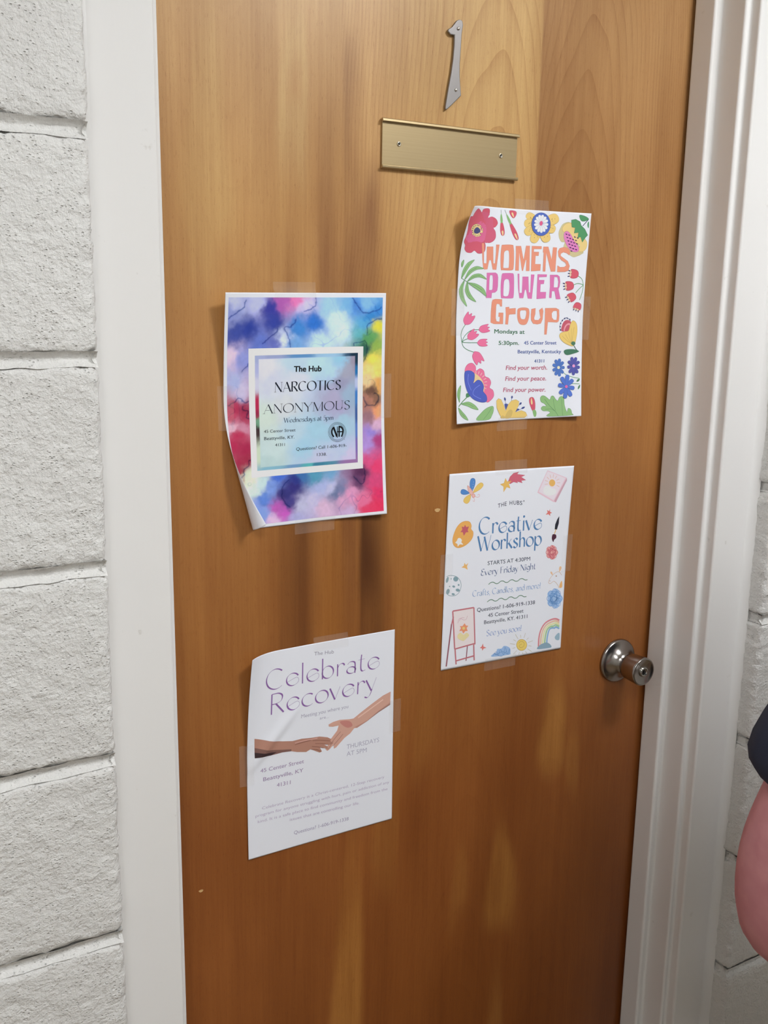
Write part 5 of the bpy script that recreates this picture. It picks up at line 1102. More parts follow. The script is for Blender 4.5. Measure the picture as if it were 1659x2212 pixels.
'creative': [0.49606,-0.12314,-0.01349,0.00196,0.00422,0.00085,0,0,0,0],
'celeb': [0.20191,-0.32837,0.00355,0.00325,0.00081,0.00051,0.00076,2.91975,0.09119,0.06905]}}
PW, PH = .2159, .2794
def sheet(S, u, v):
    x0, z0, th, a, b, c, d, ca, cc, R = S[:10]
    u = np.asarray(u, float); v = np.asarray(v, float); U = u/(PW/2); V = v/(PH/2); L = 0
    for k, (su, sv) in enumerate([(-1, 1), (1, 1), (1, -1), (-1, -1)]):
        L = L + (a, b, c, d)[k]*(np.clip(U*su, 0, 1)*np.clip(V*sv, 0, 1))**1.5
    h = np.abs(L)
    if R > 0:
        n = np.array([math.cos(ca), math.sin(ca)]); s = u*n[0]+v*n[1]-cc; t = np.clip(s, 0, None)/R
        du = R*np.sin(t)-np.clip(s, 0, None); h = h + R*(1-np.cos(t)); u = u+du*n[0]; v = v+du*n[1]
    if len(S) > 10:      # one sharp crease: point, direction, height
        px, pz, an, hh = S[10:14]; dx, dz = u-px, v-pz; along = dx*math.cos(an)+dz*math.sin(an); off = -dx*math.sin(an)+dz*math.cos(an)
        h = h + hh*np.exp(-(off/np.where(off > 0, .009, .0055))**2)*np.exp(-(along/.050)**4)
    x = x0+u*math.cos(th)-v*math.sin(th); z = z0+u*math.sin(th)+v*math.cos(th)
    return np.stack([x, -.0012-h, z+ZF], -1)
def lift(S, uv, off):
    uv = np.asarray(uv, float); e = 2e-4; u, v = uv[:, 0], uv[:, 1]
    p = sheet(S, u, v); a = sheet(S, u+e, v)-sheet(S, u-e, v); b = sheet(S, u, v+e)-sheet(S, u, v-e)
    n = np.cross(b, a); n = -n/np.linalg.norm(n, axis=1)[:, None]
    n *= np.where(np.sum(n*np.array([0, 0, 0]), 1) > 0, 1, 1)[:, None]
    return p + n*np.asarray(off)[:, None]
# sign check of the normal: at the flat centre it must look out of the door (-y)
_t = lift([0]*10, [[0, 0]], np.array([.01]))[0]; NSIGN = 1.0 if _t[1] < -.0012 else -1.0
def catmull(P, closed, k=4):
    P = [np.array(p, float) for p in P]; n = len(P); out = []
    rngi = range(n) if closed else range(n-1)
    for i in rngi:
        p1, p2 = P[i], P[(i+1) % n]
        p0 = P[(i-1) % n] if (closed or i > 0) else p1; p3 = P[(i+2) % n] if (closed or i+2 < n) else p2
        for j in range(k):
            t = j/k; out.append(.5*((2*p1)+(p2-p0)*t+(2*p0-5*p1+4*p2-p3)*t*t+(3*p1-p0-3*p2+p3)*t**3))
    if not closed: out.append(P[-1])
    return out
class Decal:
    def __init__(s): s.v = []; s.f = []; s.m = []; s.l = []; s.mats = []; s.n = 0
    def mi(s, c):
        if c not in s.mats: s.mats.append(c)
        return s.mats.index(c)
    def add(s, v, f, c, layer=None):
        if layer is None: s.n += 1; layer = s.n
        k = len(s.v); s.v += [tuple(p) for p in v]; s.f += [tuple(i+k for i in q) for q in f]; s.m += [s.mi(c)]*len(f); s.l += [layer]*len(v)
    def poly(s, c, pts, sm, holes):
        R = [pts]+holes
        if sm: R = [catmull(r, True) for r in R]
        R = [[tuple(p) for p in r] for r in R]
        tris = tessellate_polygon([[Vector((p[0], p[1], 0)) for p in r] for r in R]); s.add([p for r in R for p in r], tris, c)
    def ribbon(s, c, pts, w, layer=None, wf=None):
        pts = [np.array(p, float) for p in pts]; n = len(pts)
        if n < 2: return
        closed = n > 3 and np.linalg.norm(pts[0]-pts[-1]) < 1e-6
        V = []; F = []
        for i in range(n):
            if closed: a, b = pts[(i-1) % (n-1)], pts[(i+1) % (n-1) if i < n-1 else 1]
            else: a, b = pts[max(0, i-1)], pts[min(n-1, i+1)]
            d = b-a; L = np.linalg.norm(d) or 1; d = d/L; ww = w if wf is None else wf(math.atan2(d[1], d[0]))
            nn = np.array([-d[1], d[0]])*ww/2; V += [pts[i]+nn, pts[i]-nn]
        for i in range(n-1): F.append((2*i, 2*i+1, 2*i+3, 2*i+2))
        s.add(V, F, c, layer)
    def build(s, name, S, parent, base, label=None, cut=.006):
        bm = bmesh.new(); lay = bm.verts.layers.float.new('lay')
        vv = []
        for p, l in zip(s.v, s.l): q = bm.verts.new((p[0], p[1], 0)); q[lay] = l; vv.append(q)
        for f, m in zip(s.f, s.m):
            try: q = bm.faces.new([vv[i] for i in f]); q.material_index = m
            except ValueError: pass
        bm.verts.ensure_lookup_table()
        us = [v.co.x for v in bm.verts]; ws = [v.co.y for v in bm.verts]
        for ax, lo, hi in ((0, min(us), max(us)), (1, min(ws), max(ws))):
            k = math.floor(lo/cut)+1
            while k*cut < hi:
                co = [0, 0, 0]; no = [0, 0, 0]; co[ax] = k*cut; no[ax] = 1
                bmesh.ops.bisect_plane(bm, geom=bm.verts[:]+bm.edges[:]+bm.faces[:], dist=1e-7, plane_co=co, plane_no=no); k += 1
        bm.verts.ensure_lookup_table(); bm.faces.ensure_lookup_table()
        for i, v in enumerate(bm.verts): v.index = i
        uv = np.array([(v.co.x, v.co.y) for v in bm.verts]); lv = np.array([v[lay] for v in bm.verts])
        faces = [tuple(v.index for v in f.verts) for f in bm.faces]; mi = [f.material_index for f in bm.faces]; bm.free()
        P = lift(S, uv, NSIGN*(base + (.00005 if len(S) > 10 else .000012)*lv))
        o = obj(name, P.tolist(), faces, [ink(c) for c in s.mats], parent, midx=mi, label=label)
        return o
def ink(c):
    a = lin(c); k = .05 if max(a[:3]) > .12 else 0      # printed tints let some of the paper through
    return mat('ink_'+c, tuple(min(.86, x/.84)*(1-k)+.85*k for x in a[:3]) + (1.0,), .75, spec=.25)
# --- a pen-drawn alphabet for the display lettering (unit: cap height 1)
G = {
'A': (.72, 'l 0,0 .34,1;L .34,1 .70,0;h .13,.36 .56,.36'), 'C': (.80, 'A .42 .5 .40 .5 48 312'), 'D': (.8, 'L .1,0 .1,1;A .1 .5 .6 .5 90 -90'), 'E': (.55, 'C .50,.93 .34,1 .14,.94 .10,.76 .22,.56 .38,.54;C .38,.54 .14,.52 .03,.32 .08,.08 .28,0 .50,.07'),
'F': (.52, 'L .1,0 .1,1;h .1,1 .5,1;h .1,.55 .42,.55'), 'I': (.26, 'L .12,0 .12,1'), 'M': (.95, 'l .08,0 .10,1;L .10,1 .46,0;l .46,0 .82,1;L .82,1 .84,0'), 'N': (.78, 'l .08,0 .08,1;L .08,1 .68,0;l .68,0 .68,1'),
'O': (.90, 'A .44 .5 .42 .5 90 450'), 'R': (.68, 'L .1,1 .1,0;C .1,1 .36,1 .52,.90 .55,.75 .48,.58 .30,.50 .1,.50;L .28,.50 .62,0'), 'S': (.56, 'C .46,.84 .38,.96 .24,1 .10,.92 .06,.76 .16,.60 .34,.48 .46,.34 .46,.14 .34,.01 .18,0 .05,.14'),
'T': (.66, 'L .32,0 .32,1;h 0,1 .64,1'), 'U': (.78, 'L .12,1 .12,.3;C .12,.3 .17,.08 .36,0 .58,.07 .65,.3;l .65,.3 .65,1'), 'W': (1.06, 'L 0,1 .27,0;l .27,0 .52,.86;L .50,.93 .76,0;l .76,0 1.02,1'), 'Y': (.70, 'L .0,1 .34,.45;l .34,.45 .68,1;L .34,.45 .34,0'),
'a': (.52, 'C .08,.50 .18,.61 .34,.60 .42,.48 .42,0;A .25 .18 .20 .17 80 440'), 'b': (.62, 'L .08,1.05 .08,0;A .32 .31 .25 .31 200 -160'), 'c': (.56, 'A .32 .31 .28 .31 50 312'), 'd': (.60, 'L .50,1.05 .50,0;A .27 .31 .24 .31 -20 340'),
'e': (.60, 'A .31 .31 .27 .31 30 285;q .38,.01 .50,.08 .57,.20 .54,.34 .42,.37 .05,.20'), 'f': (.34, 'C .38,.98 .26,1.06 .15,.92 .14,.6 .14,0;h 0,.62 .32,.62'), 'g': (.56, 'A .27 .34 .22 .27 0 360;C .49,.62 .49,.1 .46,-.14 .30,-.27 .08,-.22'), 'h': (.54, 'L .08,1.05 .08,0;C .08,.42 .20,.58 .34,.60 .44,.48 .45,.3 .45,0'),
'i': (.20, 'L .09,.62 .09,0;d .10,.86'), 'k': (.50, 'L .08,1.05 .08,0;h .08,.22 .42,.62;L .20,.36 .48,0'), 'l': (.20, 'L .09,1.05 .09,0'), 'm': (.86, 'L .08,.62 .08,0;C .08,.42 .18,.58 .30,.60 .40,.50 .42,.3 .42,0;C .42,.42 .52,.58 .64,.60 .74,.50 .76,.3 .76,0'),
'n': (.54, 'L .08,.62 .08,0;C .08,.42 .20,.58 .34,.60 .44,.48 .45,.3 .45,0'), 'o': (.62, 'A .31 .31 .28 .31 90 450'), 'p': (.62, 'L .08,.64 .08,-.34;A .33 .31 .25 .31 200 -160'), 'r': (.42, 'L .09,.62 .09,0;C .09,.40 .16,.56 .27,.62 .36,.59 .40,.50'),
's': (.44, 'C .36,.52 .28,.61 .18,.61 .09,.52 .12,.40 .26,.30 .36,.20 .32,.05 .20,0 .05,.08'), 't': (.38, 'C .15,.88 .13,.6 .13,.16 .20,.02 .34,.05;h 0,.62 .30,.64'), 'u': (.56, 'C .08,.62 .08,.22 .13,.04 .26,0 .38,.06 .45,.24;L .45,.62 .45,0'), 'v': (.50, 'L 0,.62 .24,0;l .24,0 .46,.62'),
'y': (.52, 'L 0,.62 .26,.02;h .48,.66 .30,.10;C .30,.10 .20,-.20 .08,-.30 -.04,-.24'), '5': (.52, 'h .10,1 .44,1;h .10,1 .08,.58;C .08,.58 .28,.66 .44,.52 .45,.22 .30,.02 .06,.06'), ',': (.24, 'L .10,.06 .05,-.14'), '.': (.22, 'd .09,.05'), '!': (.24, 'L .12,1 .08,.28;d .08,.05')}
def pen_text(D, st, col, s, p0, p1, up, wmin, wmax):
    adv = 0; gap = {'s': .05, 'f': .045}[st]
    place = []
    for ch in s:
        if ch == ' ': adv += .30; continue
        place.append((ch, adv)); adv += G[ch][0] + gap
    adv -= gap
    p0 = np.array(p0); p1 = np.array(p1); X = (p1-p0)/adv; Y = np.array(up)-p0; H = np.linalg.norm(Y)
    D.n += 1; lay = D.n
    sxy = np.linalg.norm(X)/H
    phi = math.radians(18 if st == 's' else 34)
    def wf(kind):
        def f(a):
            if kind in 'lhq': return wmin*H
            return (wmin+(wmax-wmin)*abs(math.sin(a-math.atan2(X[1], X[0])-phi))**1.7)*H
        return f
    for ch, ax in place:
        ends = {}
        strokes = G[ch][1].split(';')
        for sk in strokes:
            k, rest = sk[0], sk[2:]
            if k == 'A':
                cx, cy, rx, ry, a0, a1 = map(float, rest.split()); n = 26
                pts = [(cx+rx*math.cos(math.radians(a0+(a1-a0)*i/n)), cy+ry*math.sin(math.radians(a0+(a1-a0)*i/n))) for i in range(n+1)]
            else:
                pts = [tuple(map(float, q.split(','))) for q in rest.split()]
                if k in 'Cq': pts = [tuple(q) for q in catmull(pts, False, 5)]
            W2 = [p0 + X*(ax+a) + Y*b for a, b in pts]
            if k == 'd':
                r = wmax*.62*H; D.add([W2[0]+np.array([r*math.cos(t), r*math.sin(t)]) for t in np.linspace(0, 2*math.pi, 9)[:-1]], [tuple(range(8))], col, lay); continue
            D.ribbon(col, W2, 0, lay, wf(k))
            if k in 'Ll':
                for q in (pts[0], pts[-1]): ends.setdefault(q, []).append(k)
        if st == 's' and ch.isupper():
            for (a, b), ks in ends.items():
                if len(ks) == 1 and b in (0.0, 1.0) and not (ch == 'A' and b == 1):
                    D.ribbon(col, [p0+X*(ax+a-.10)+Y*b, p0+X*(ax+a+.10)+Y*b], wmin*H*.9, lay)
_cache = {}
def type_text(D, col, s, p0, p1, up, bold, shear):
    key = (s, bold)
    if key not in _cache:
        cu = bpy.data.curves.new('t', 'FONT'); cu.body = s; cu.size = 1; cu.offset = min(bold, 0)*.8; cu.resolution_u = 3; cu.fill_mode = 'FRONT'
        o = bpy.data.objects.new('t', cu); COL.objects.link(o); bpy.context.view_layer.update()
        me = o.to_mesh(); _cache[key] = ([(v.co.x, v.co.y) for v in me.vertices], [tuple(p.vertices) for p in me.polygons]); o.to_mesh_clear(); bpy.data.objects.remove(o); bpy.data.curves.remove(cu)
    V, F = _cache[key]
    if not V: return
    x0 = min(v[0] for v in V); x1 = max(v[0] for v in V); cap = .727
    p0 = np.array(p0); p1 = np.array(p1); X = (p1-p0)/(x1-x0); Y = (np.array(up)-p0)/cap
    sh = [(0, 0)] if bold <= 0 else [(bold*a*.5, bold*c*.35) for a, c in ((-1, -1), (-1, 1), (1, -1), (1, 1), (0, 0))]
    D.n += 1; lay = D.n
    for i, (da, db) in enumerate(sh): D.add([p0 + X*(a-x0+shear*b+da) + Y*(b+db) for a, b in V], F, col, lay+.15*i)
def pairs(q): return [(q[i]/1e4, q[i+1]/1e4) for i in range(0, len(q), 2)]
M_PAPER = mat('white_paper', 'eceef5', .75, spec=.3)
def tape_material():
    m = bpy.data.materials.new('clear_tape'); m.use_nodes = True; nt = m.node_tree; b = nt.nodes['Principled BSDF']
    b.inputs['Base Color'].default_value = lin('f4ece2'); b.inputs['Roughness'].default_value = .35; b.inputs['Alpha'].default_value = .085
    return m
M_TAPE = tape_material()
def paper_thing(name, S, label):
    x0, z0 = S[0], S[1]
    t = thing(name, (x0, -.001, z0+ZF), label, 'poster')
    nu, nv = (144, 186) if S[9] > 0 else (72, 93)
    U, V = np.meshgrid(np.linspace(-PW/2, PW/2, nu+1), np.linspace(-PH/2, PH/2, nv+1)); n = U.size
    uv = np.stack([U.ravel(), V.ravel()], -1)
    P = np.concatenate([lift(S, uv, np.full(n, NSIGN*.00005)), lift(S, uv, np.full(n, -NSIGN*.00005))])
    idx = np.arange(n).reshape(nv+1, nu+1); a, b, c, d = idx[:-1, :-1], idx[:-1, 1:], idx[1:, 1:], idx[1:, :-1]
    F = np.stack([a, b, c, d], -1).reshape(-1, 4).tolist() + (np.stack([a, d, c, b], -1)+n).reshape(-1, 4).tolist()
    ring = list(idx[0, :]) + list(idx[1:, -1]) + list(idx[-1, -2::-1]) + list(idx[-2:0:-1, 0])
    for i in range(len(ring)): p, q = int(ring[i]), int(ring[(i+1) % len(ring)]); F.append((p, p+n, q+n, q))
    obj('paper_sheet', P.tolist(), F, M_PAPER, t, smooth=True)
    return t
def tapes(t, S, spec):
    for (side, c, L_, W_, over) in spec:       # side, centre along the edge, length, width, share lying on the paper
        vs_ = []; fs = []; nl, nw = 14, 8
        for i in range(nl+1):
            s = c - L_/2 + L_*i/nl
            for j in range(nw+1):
                o = (over - 1 + j/nw)*W_                       # negative: on the paper
                o = W_*(j/nw) - W_*over
                if side == 'T': u, v = s, PH/2+o
                elif side == 'B': u, v = s, -PH/2-o
                elif side == 'R': u, v = PW/2+o, s
                else: u, v = -PW/2-o, s
                uu, vv = max(-PW/2, min(PW/2, u)), max(-PH/2, min(PH/2, v))
                p = sheet(S, uu, vv); q = sheet(S[:3]+[0]*7, u, v)
                if o <= .0004: y = float(p[1]) - .0007; x, z = float(p[0]), float(p[2])
                else: x, z = float(q[0]), float(q[2]); k = min(1, o/.004); y = (float(p[1])-.0007)*(1-k) - .0004*k
                vs_.append((x, y, z))
        for i in range(nl):
            for j in range(nw): fs.append((i*(nw+1)+j, (i+1)*(nw+1)+j, (i+1)*(nw+1)+j+1, i*(nw+1)+j+1))
        obj('tape_strip', vs_, fs, M_TAPE, t, smooth=True)
def print_parts(t, S, parts):
    base = .00018 if (S[9] and S[9] < .03) or len(S) > 10 else .00009
    for name, label, shapes in parts:
        D = Decal()
        for sh in shapes:
            if sh[0] == 'p': D.poly(sh[1], pairs(sh[2]), sh[3], [pairs(h) for h in sh[4]])
            elif sh[0] == 'l':
                P = pairs(sh[3]); closed = len(P) > 3 and P[0] == P[-1]
                if sh[4] == 1: P = catmull(P, False, 4)
                elif sh[4] == 2: P = catmull(P[:-1], True, 4); P.append(P[0])
                D.ribbon(sh[1], P, sh[2]/1e4)
            else:
                _, st, col, s, bl, up, bold, a, b = sh; bl = pairs(bl); up = pairs(up)[1]
                if st == 'i': type_text(D, col, s, bl[0], bl[1], up, bold, a)
                else: pen_text(D, st, col, s, bl[0], bl[1], up, a, b)
        D.build(name, S, t, base, label, .0025 if len(S) > 10 else .006); base += .000004
SH = {k: list(v) for k, v in ART['sheets'].items()}
SH['celeb'] += [-.072, .018, math.radians(47), .0020]

# women's group
t = paper_thing('paper_poster', SH['women'], 'floral Womens Power Group poster taped at the upper right under the nameplate')
print_parts(t, SH['women'], ART['women'])
tapes(t, SH['women'], [('T', .010, .057, .019, .30), ('B', -.010, .052, .019, .25), ('R', -.002, .060, .019, .30), ('L', .006, .060, .019, .62)])
# narcotics anonymous, with its watercolour print
t = paper_thing('paper_poster', SH['na'], 'rainbow watercolour Narcotics Anonymous poster with one curled corner, taped at the upper left')
def watercolour(t, S):
    U0, U1, V0, V1 = -.1036, .1036, -.1355, .1343
    nu, nv = 340, 442
    U, V = np.meshgrid(np.linspace(U0, U1, nu+1), np.linspace(V0, V1, nv+1)); shp = U.shape
    r = np.random.RandomState(7)
    def vnoise(sc, seed, octv=4):
        out = 0; amp = 1; tot = 0; rr = np.random.RandomState(seed)
        for o in range(octv):
            g = rr.rand(80, 80); x = (U-U0)*sc; y = (V-V0)*sc
            xi = np.floor(x).astype(int); yi = np.floor(y).astype(int); fx = x-xi; fy = y-yi; fx = fx*fx*(3-2*fx); fy = fy*fy*(3-2*fy)
            a = g[yi % 80, xi % 80]; b = g[yi % 80, (xi+1) % 80]; c = g[(yi+1) % 80, xi % 80]; d = g[(yi+1) % 80, (xi+1) % 80]
            out = out + amp*((a*(1-fx)+b*fx)*(1-fy)+(c*(1-fx)+d*fx)*fy); tot += amp; amp *= .5; sc *= 2.03
        return out/tot-.5
    wx = vnoise(45, 1)*.012+vnoise(160, 3)*.008; wy = vnoise(45, 2)*.012+vnoise(160, 4)*.008
    def field(bl, s):
        W = 0; C = 0
        for (bu, bv, c) in bl:
            u, v = bu/1e4, bv/1e4
            w = 1/((((U+wx-u)**2+(V+wy-v)**2)/s**2)**1.75+.12); W = W+w; C = C + w[..., None]*np.array(lin(c)[:3])
        return C/W[..., None]
    B = ART['na_blobs']; out = field(B['o'], .008)
    jx = vnoise(170, 61)*.0045; jy = vnoise(170, 62)*.0045
    def seg(P):
        P = catmull(P, False, 6); d = np.full(shp, 1.0)
        for i in range(len(P)-1):
            a, b = P[i], P[i+1]; ab = b-a; L2 = (ab**2).sum()+1e-12
            tt = np.clip(((U+jx-a[0])*ab[0]+(V+jy-a[1])*ab[1])/L2, 0, 1); d = np.minimum(d, np.hypot(U+jx-a[0]-tt*ab[0], V+jy-a[1]-tt*ab[1]))
        return d
    for k, q in enumerate(ART['na_veins']):
        d = seg(pairs(q)); s = .0005+.0006*(vnoise(120, 20+k, 2)+.5); m = np.exp(-(d/s)**2)*.72 + np.exp(-d/.0050)*.26
        out = out*(1-m[..., None]*np.array([.80, .72, .45]))
    ed = np.abs(vnoise(38, 31, 3)); m = np.exp(-(ed/.010)**2)*np.clip(vnoise(20, 32, 2)*5, 0, 1)*.45; out = out*(1-m[..., None]*np.array([.75, .65, .35]))
    out = out*(1+vnoise(260, 40, 2)[..., None]*.16)
    r1, r2 = [pairs(q) for q in ART['na_rects'][1:]]
    def inside(R, soft=.0006):
        u0 = (R[0][0]+R[3][0])/2; u1 = (R[1][0]+R[2][0])/2; v1 = (R[0][1]+R[1][1])/2; v0 = (R[2][1]+R[3][1])/2
        return np.clip(np.minimum(np.minimum(U-u0, u1-U), np.minimum(V-v0, v1-V))/soft+.5, 0, 1)[..., None]
    a = inside(r1); out = out*(1-a) + field(B['b'], .006)*a
    a = inside(r2); inn = field(B['i'], .010)*(1+vnoise(120, 50, 3)[..., None]*.10); out = out*(1-a) + inn*a
    out = np.clip(out/.84, 0, .86)
    uv = np.stack([U.ravel(), V.ravel()], -1); P = lift(S, uv, np.full(U.size, NSIGN*.00012))
    idx = np.arange(U.size).reshape(shp); F = np.stack([idx[:-1, :-1], idx[:-1, 1:], idx[1:, 1:], idx[1:, :-1]], -1).reshape(-1, 4)
    m, nt, b = nodes('watercolour_ink'); at = N(nt, 'Attribute'); at.attribute_name = 'pigment'; nt.links.new(at.outputs['Color'], b.inputs['Base Color']); b.inputs['Roughness'].default_value = .75; b.inputs['Specular IOR Level'].default_value = .25
    o = obj('watercolour_print', P.tolist(), F.tolist(), m, t, smooth=True, label='blue, yellow and red watercolour wash')
    ca = o.data.color_attributes.new('pigment', 'FLOAT_COLOR', 'POINT'); c = np.ones((U.size, 4), np.float32); c[:, :3] = out.reshape(-1, 3); ca.data.foreach_set('color', c.ravel())
watercolour(t, SH['na'])
print_parts(t, SH['na'], ART['na'])
tapes(t, SH['na'], [('T', -.014, .055, .019, .35), ('B', .008, .055, .019, .25), ('R', .012, .056, .019, .42), ('L', .008, .052, .019, .65)])
# creative workshop
t = paper_thing('paper_poster', SH['creative'], 'white Creative Workshop poster with crayon drawings, taped left of the door knob')
print_parts(t, SH['creative'], ART['creative'])
tapes(t, SH['creative'], [('T', -.003, .056, .019, .30), ('B', -.004, .056, .019, .28), ('R', .008, .056, .019, .45), ('L', .000, .056, .019, .62)])
# celebrate recovery
t = paper_thing('paper_poster', SH['celeb'], 'white Celebrate Recovery poster with two reaching hands, lowest sheet on the door')
print_parts(t, SH['celeb'], ART['celeb'])
tapes(t, SH['celeb'], [('T', .012, .050, .019, .60), ('R', .014, .048, .019, .35), ('L', -.008, .056, .019, .50)])

# ---------------------------------------------------------------- the person at the right edge
def skin_mesh(name, J, E, mats, parent, root, sub=2, label=None):
    """J: joint -> (x, y, z, radius x, radius y); one continuous surface grown along the bones, then frozen"""
    names = list(J); me = bpy.data.meshes.new(name); me.from_pydata([J[k][:3] for k in names], [(names.index(a), names.index(b)) for a, b in E], [])
    o = bpy.data.objects.new(name, me); COL.objects.link(o)
    m = o.modifiers.new('skin', 'SKIN'); m.use_smooth_shade = True
    for i, k in enumerate(names):
        s = me.skin_vertices[0].data[i]; s.radius = J[k][3:5]; s.use_root = (k == root)
    ss = o.modifiers.new('sub', 'SUBSURF'); ss.levels = sub; ss.render_levels = sub
    dg = bpy.context.evaluated_depsgraph_get(); ev = o.evaluated_get(dg); nm = bpy.data.meshes.new_from_object(ev)
    bpy.data.objects.remove(o)
    base = parent_world(parent)
    for v in nm.vertices: v.co = v.co - base
    nm.materials.clear(); nm.materials.append(mats)
    nm.polygons.foreach_set('use_smooth', [True]*len(nm.polygons))
    o = bpy.data.objects.new(name, nm); COL.objects.link(o); o.parent = parent
    if label: o['label'] = label
    return o
def person():
    PX, PY = .765, -.60
    t = thing('person', (PX, PY, 0), 'person at the right edge in a navy short-sleeved shirt, bare elbow showing', 'person')
    m, nt, b = nodes('skin'); L = nt.links.new
    tc = N(nt, 'TexCoord'); n = N(nt, 'TexNoise', i_Scale=45.0, i_Detail=5.0); L(tc.outputs['Object'], n.inputs['Vector'])
    cr = N(nt, 'ValToRGB'); cr.color_ramp.elements[0].position = .3; cr.color_ramp.elements[0].color = lin('bd7a80'); cr.color_ramp.elements[1].position = .7; cr.color_ramp.elements[1].color = lin('ca8a8d')
    L(n.outputs['Fac'], cr.inputs['Fac']); L(cr.outputs[0], b.inputs['Base Color']); b.inputs['Roughness'].default_value = .5
    b.inputs['Subsurface Weight'].default_value = .08; b.inputs['Subsurface Radius'].default_value = (.01, .004, .002)
    navy = mat('navy_jersey', '20263a', .9, bump=(900, .3, .0006)); denim = mat('dark_denim', '2b3346', .9, bump=(700, .3, .0006))
    J = {}; E = []
    def chain(*k): E.extend(zip(k[:-1], k[1:]))
    J['pelvis'] = (PX, PY, .84, .125, .10); J['waist'] = (PX, PY, .98, .125, .10); J['chest'] = (PX, PY, 1.16, .13, .105); J['yoke'] = (PX, PY, 1.255, .080, .068)
    J['neck'] = (PX, PY, 1.350, .050, .050); J['jaw'] = (PX, PY+.018, 1.425, .070, .078); J['skull'] = (PX, PY+.006, 1.50, .090, .108); J['crown'] = (PX, PY, 1.575, .070, .084)
    chain('pelvis', 'waist', 'chest', 'yoke', 'neck', 'jaw', 'skull', 'crown')
    for s, sd in ((-1, 'l'), (1, 'r')):
        if s < 0:
            A = [('sh', PX-.165, PY, 1.275, .058), ('ua', .442, -.575, 1.075, .0535), ('el', .4130, -.555, .975, .052), ('el2', .4220, -.548, .897, .0495), ('fa', .500, -.530, .850, .041), ('wr', .590, -.490, .800, .026)]
        else:
            A = [('sh', PX+.165, PY, 1.275, .058), ('ua', PX+.235, PY+.01, 1.13, .050), ('el', PX+.275, PY+.01, .985, .045), ('el2', PX+.28, PY+.03, .94, .044), ('fa', PX+.27, PY+.07, .84, .038), ('wr', PX+.25, PY+.11, .735, .026)]
        prev = 'yoke'
        for k, x, y, z, r in A: J[k+sd] = (x, y, z, r, r); E.append((prev, k+sd)); prev = k+sd
        wx, wy, wz = A[-1][1:4]; ix = -s*.1
        J['palm'+sd] = (wx-s*.012*1.0, wy+.012, wz-.045, .030, .017); J['knuck'+sd] = (wx-s*.020, wy+.018, wz-.082, .034, .014); chain('wr'+sd, 'palm'+sd, 'knuck'+sd)
        J['hip'+sd] = (PX+s*.085, PY, .76, .085, .095); J['thigh'+sd] = (PX+s*.09, PY+.01, .62, .080, .085); J['knee'+sd] = (PX+s*.092, PY+.012, .445, .055, .058); J['calf'+sd] = (PX+s*.094, PY-.012, .32, .052, .055)
        J['ankle'+sd] = (PX+s*.096, PY-.01, .095, .036, .040); J['heel'+sd] = (PX+s*.098, PY-.01, .045, .036, .040); J['toe'+sd] = (PX+s*.105, PY+.13, .034, .034, .026)
        chain('pelvis', 'hip'+sd, 'thigh'+sd, 'knee'+sd, 'calf'+sd, 'ankle'+sd, 'heel'+sd, 'toe'+sd)
    body = skin_mesh('body', J, E, m, t, 'pelvis')
    for s, sd in ((-1, 'l'), (1, 'r')):          # five fingers each, thumb from the side of the palm
        kx, ky, kz = J['knuck'+sd][:3]
        for f, (off, ln) in enumerate(((-.026, .070), (-.009, .078), (.009, .073), (.025, .058))):
            F = {'a': (kx+off*.55*s, ky+off*.8, kz+.012, .0095, .0095), 'b': (kx+off*.6*s, ky+off*.95+.004, kz-ln*.42, .0088, .0088), 'c': (kx+off*.6*s-s*.006, ky+off*.98+.012, kz-ln*.75, .0080, .0080), 'd': (kx+off*.6*s-s*.014, ky+off+.018, kz-ln, .0068, .0068)}
            skin_mesh('finger', F, [('a', 'b'), ('b', 'c'), ('c', 'd')], m, body, 'a', 1)
        px, py, pz = J['palm'+sd][:3]
        F = {'a': (px, py+.012, pz+.012, .012, .012), 'b': (px-s*.012, py+.036, pz-.012, .0105, .0105), 'c': (px-s*.018, py+.046, pz-.040, .0095, .0095), 'd': (px-s*.022, py+.048, pz-.060, .0075, .0075)}
        skin_mesh('thumb', F, [('a', 'b'), ('b', 'c'), ('c', 'd')], m, body, 'a', 1)
    # shirt: torso with short sleeves that end above the elbow
    T = {'rim': (PX, PY, .735, .185, .160), 'hem': (PX, PY, .80, .180, .155), 'waist': (PX, PY, .96, .165, .136), 'chest': (PX, PY, 1.15, .160, .130), 'yoke': (PX, PY, 1.270, .124, .110), 'collar': (PX, PY, 1.350, .070, .070)}
    e = [('rim', 'hem'), ('hem', 'waist'), ('waist', 'chest'), ('chest', 'yoke'), ('yoke', 'collar')]
    T['sl'] = (PX-.165, PY, 1.28, .068, .068); T['ul'] = (.480, -.587, 1.165, .068, .068); T['cl'] = (.4330, -.567, 1.080, .0720, .072); T['dl'] = (.4180, -.560, 1.028, .0740, .074); e += [('yoke', 'sl'), ('sl', 'ul'), ('ul', 'cl'), ('cl', 'dl')]
    T['sr'] = (PX+.165, PY, 1.28, .068, .068); T['ur'] = (PX+.225, PY+.005, 1.165, .066, .066); T['cr'] = (PX+.255, PY+.01, 1.075, .062, .062); e += [('yoke', 'sr'), ('sr', 'ur'), ('ur', 'cr')]
    skin_mesh('shirt', T, e, navy, t, 'chest', label='navy short-sleeved shirt')
    Q = {'band': (PX, PY, .98, .135, .110), 'top': (PX, PY, .86, .145, .120)}; e = [('band', 'top')]
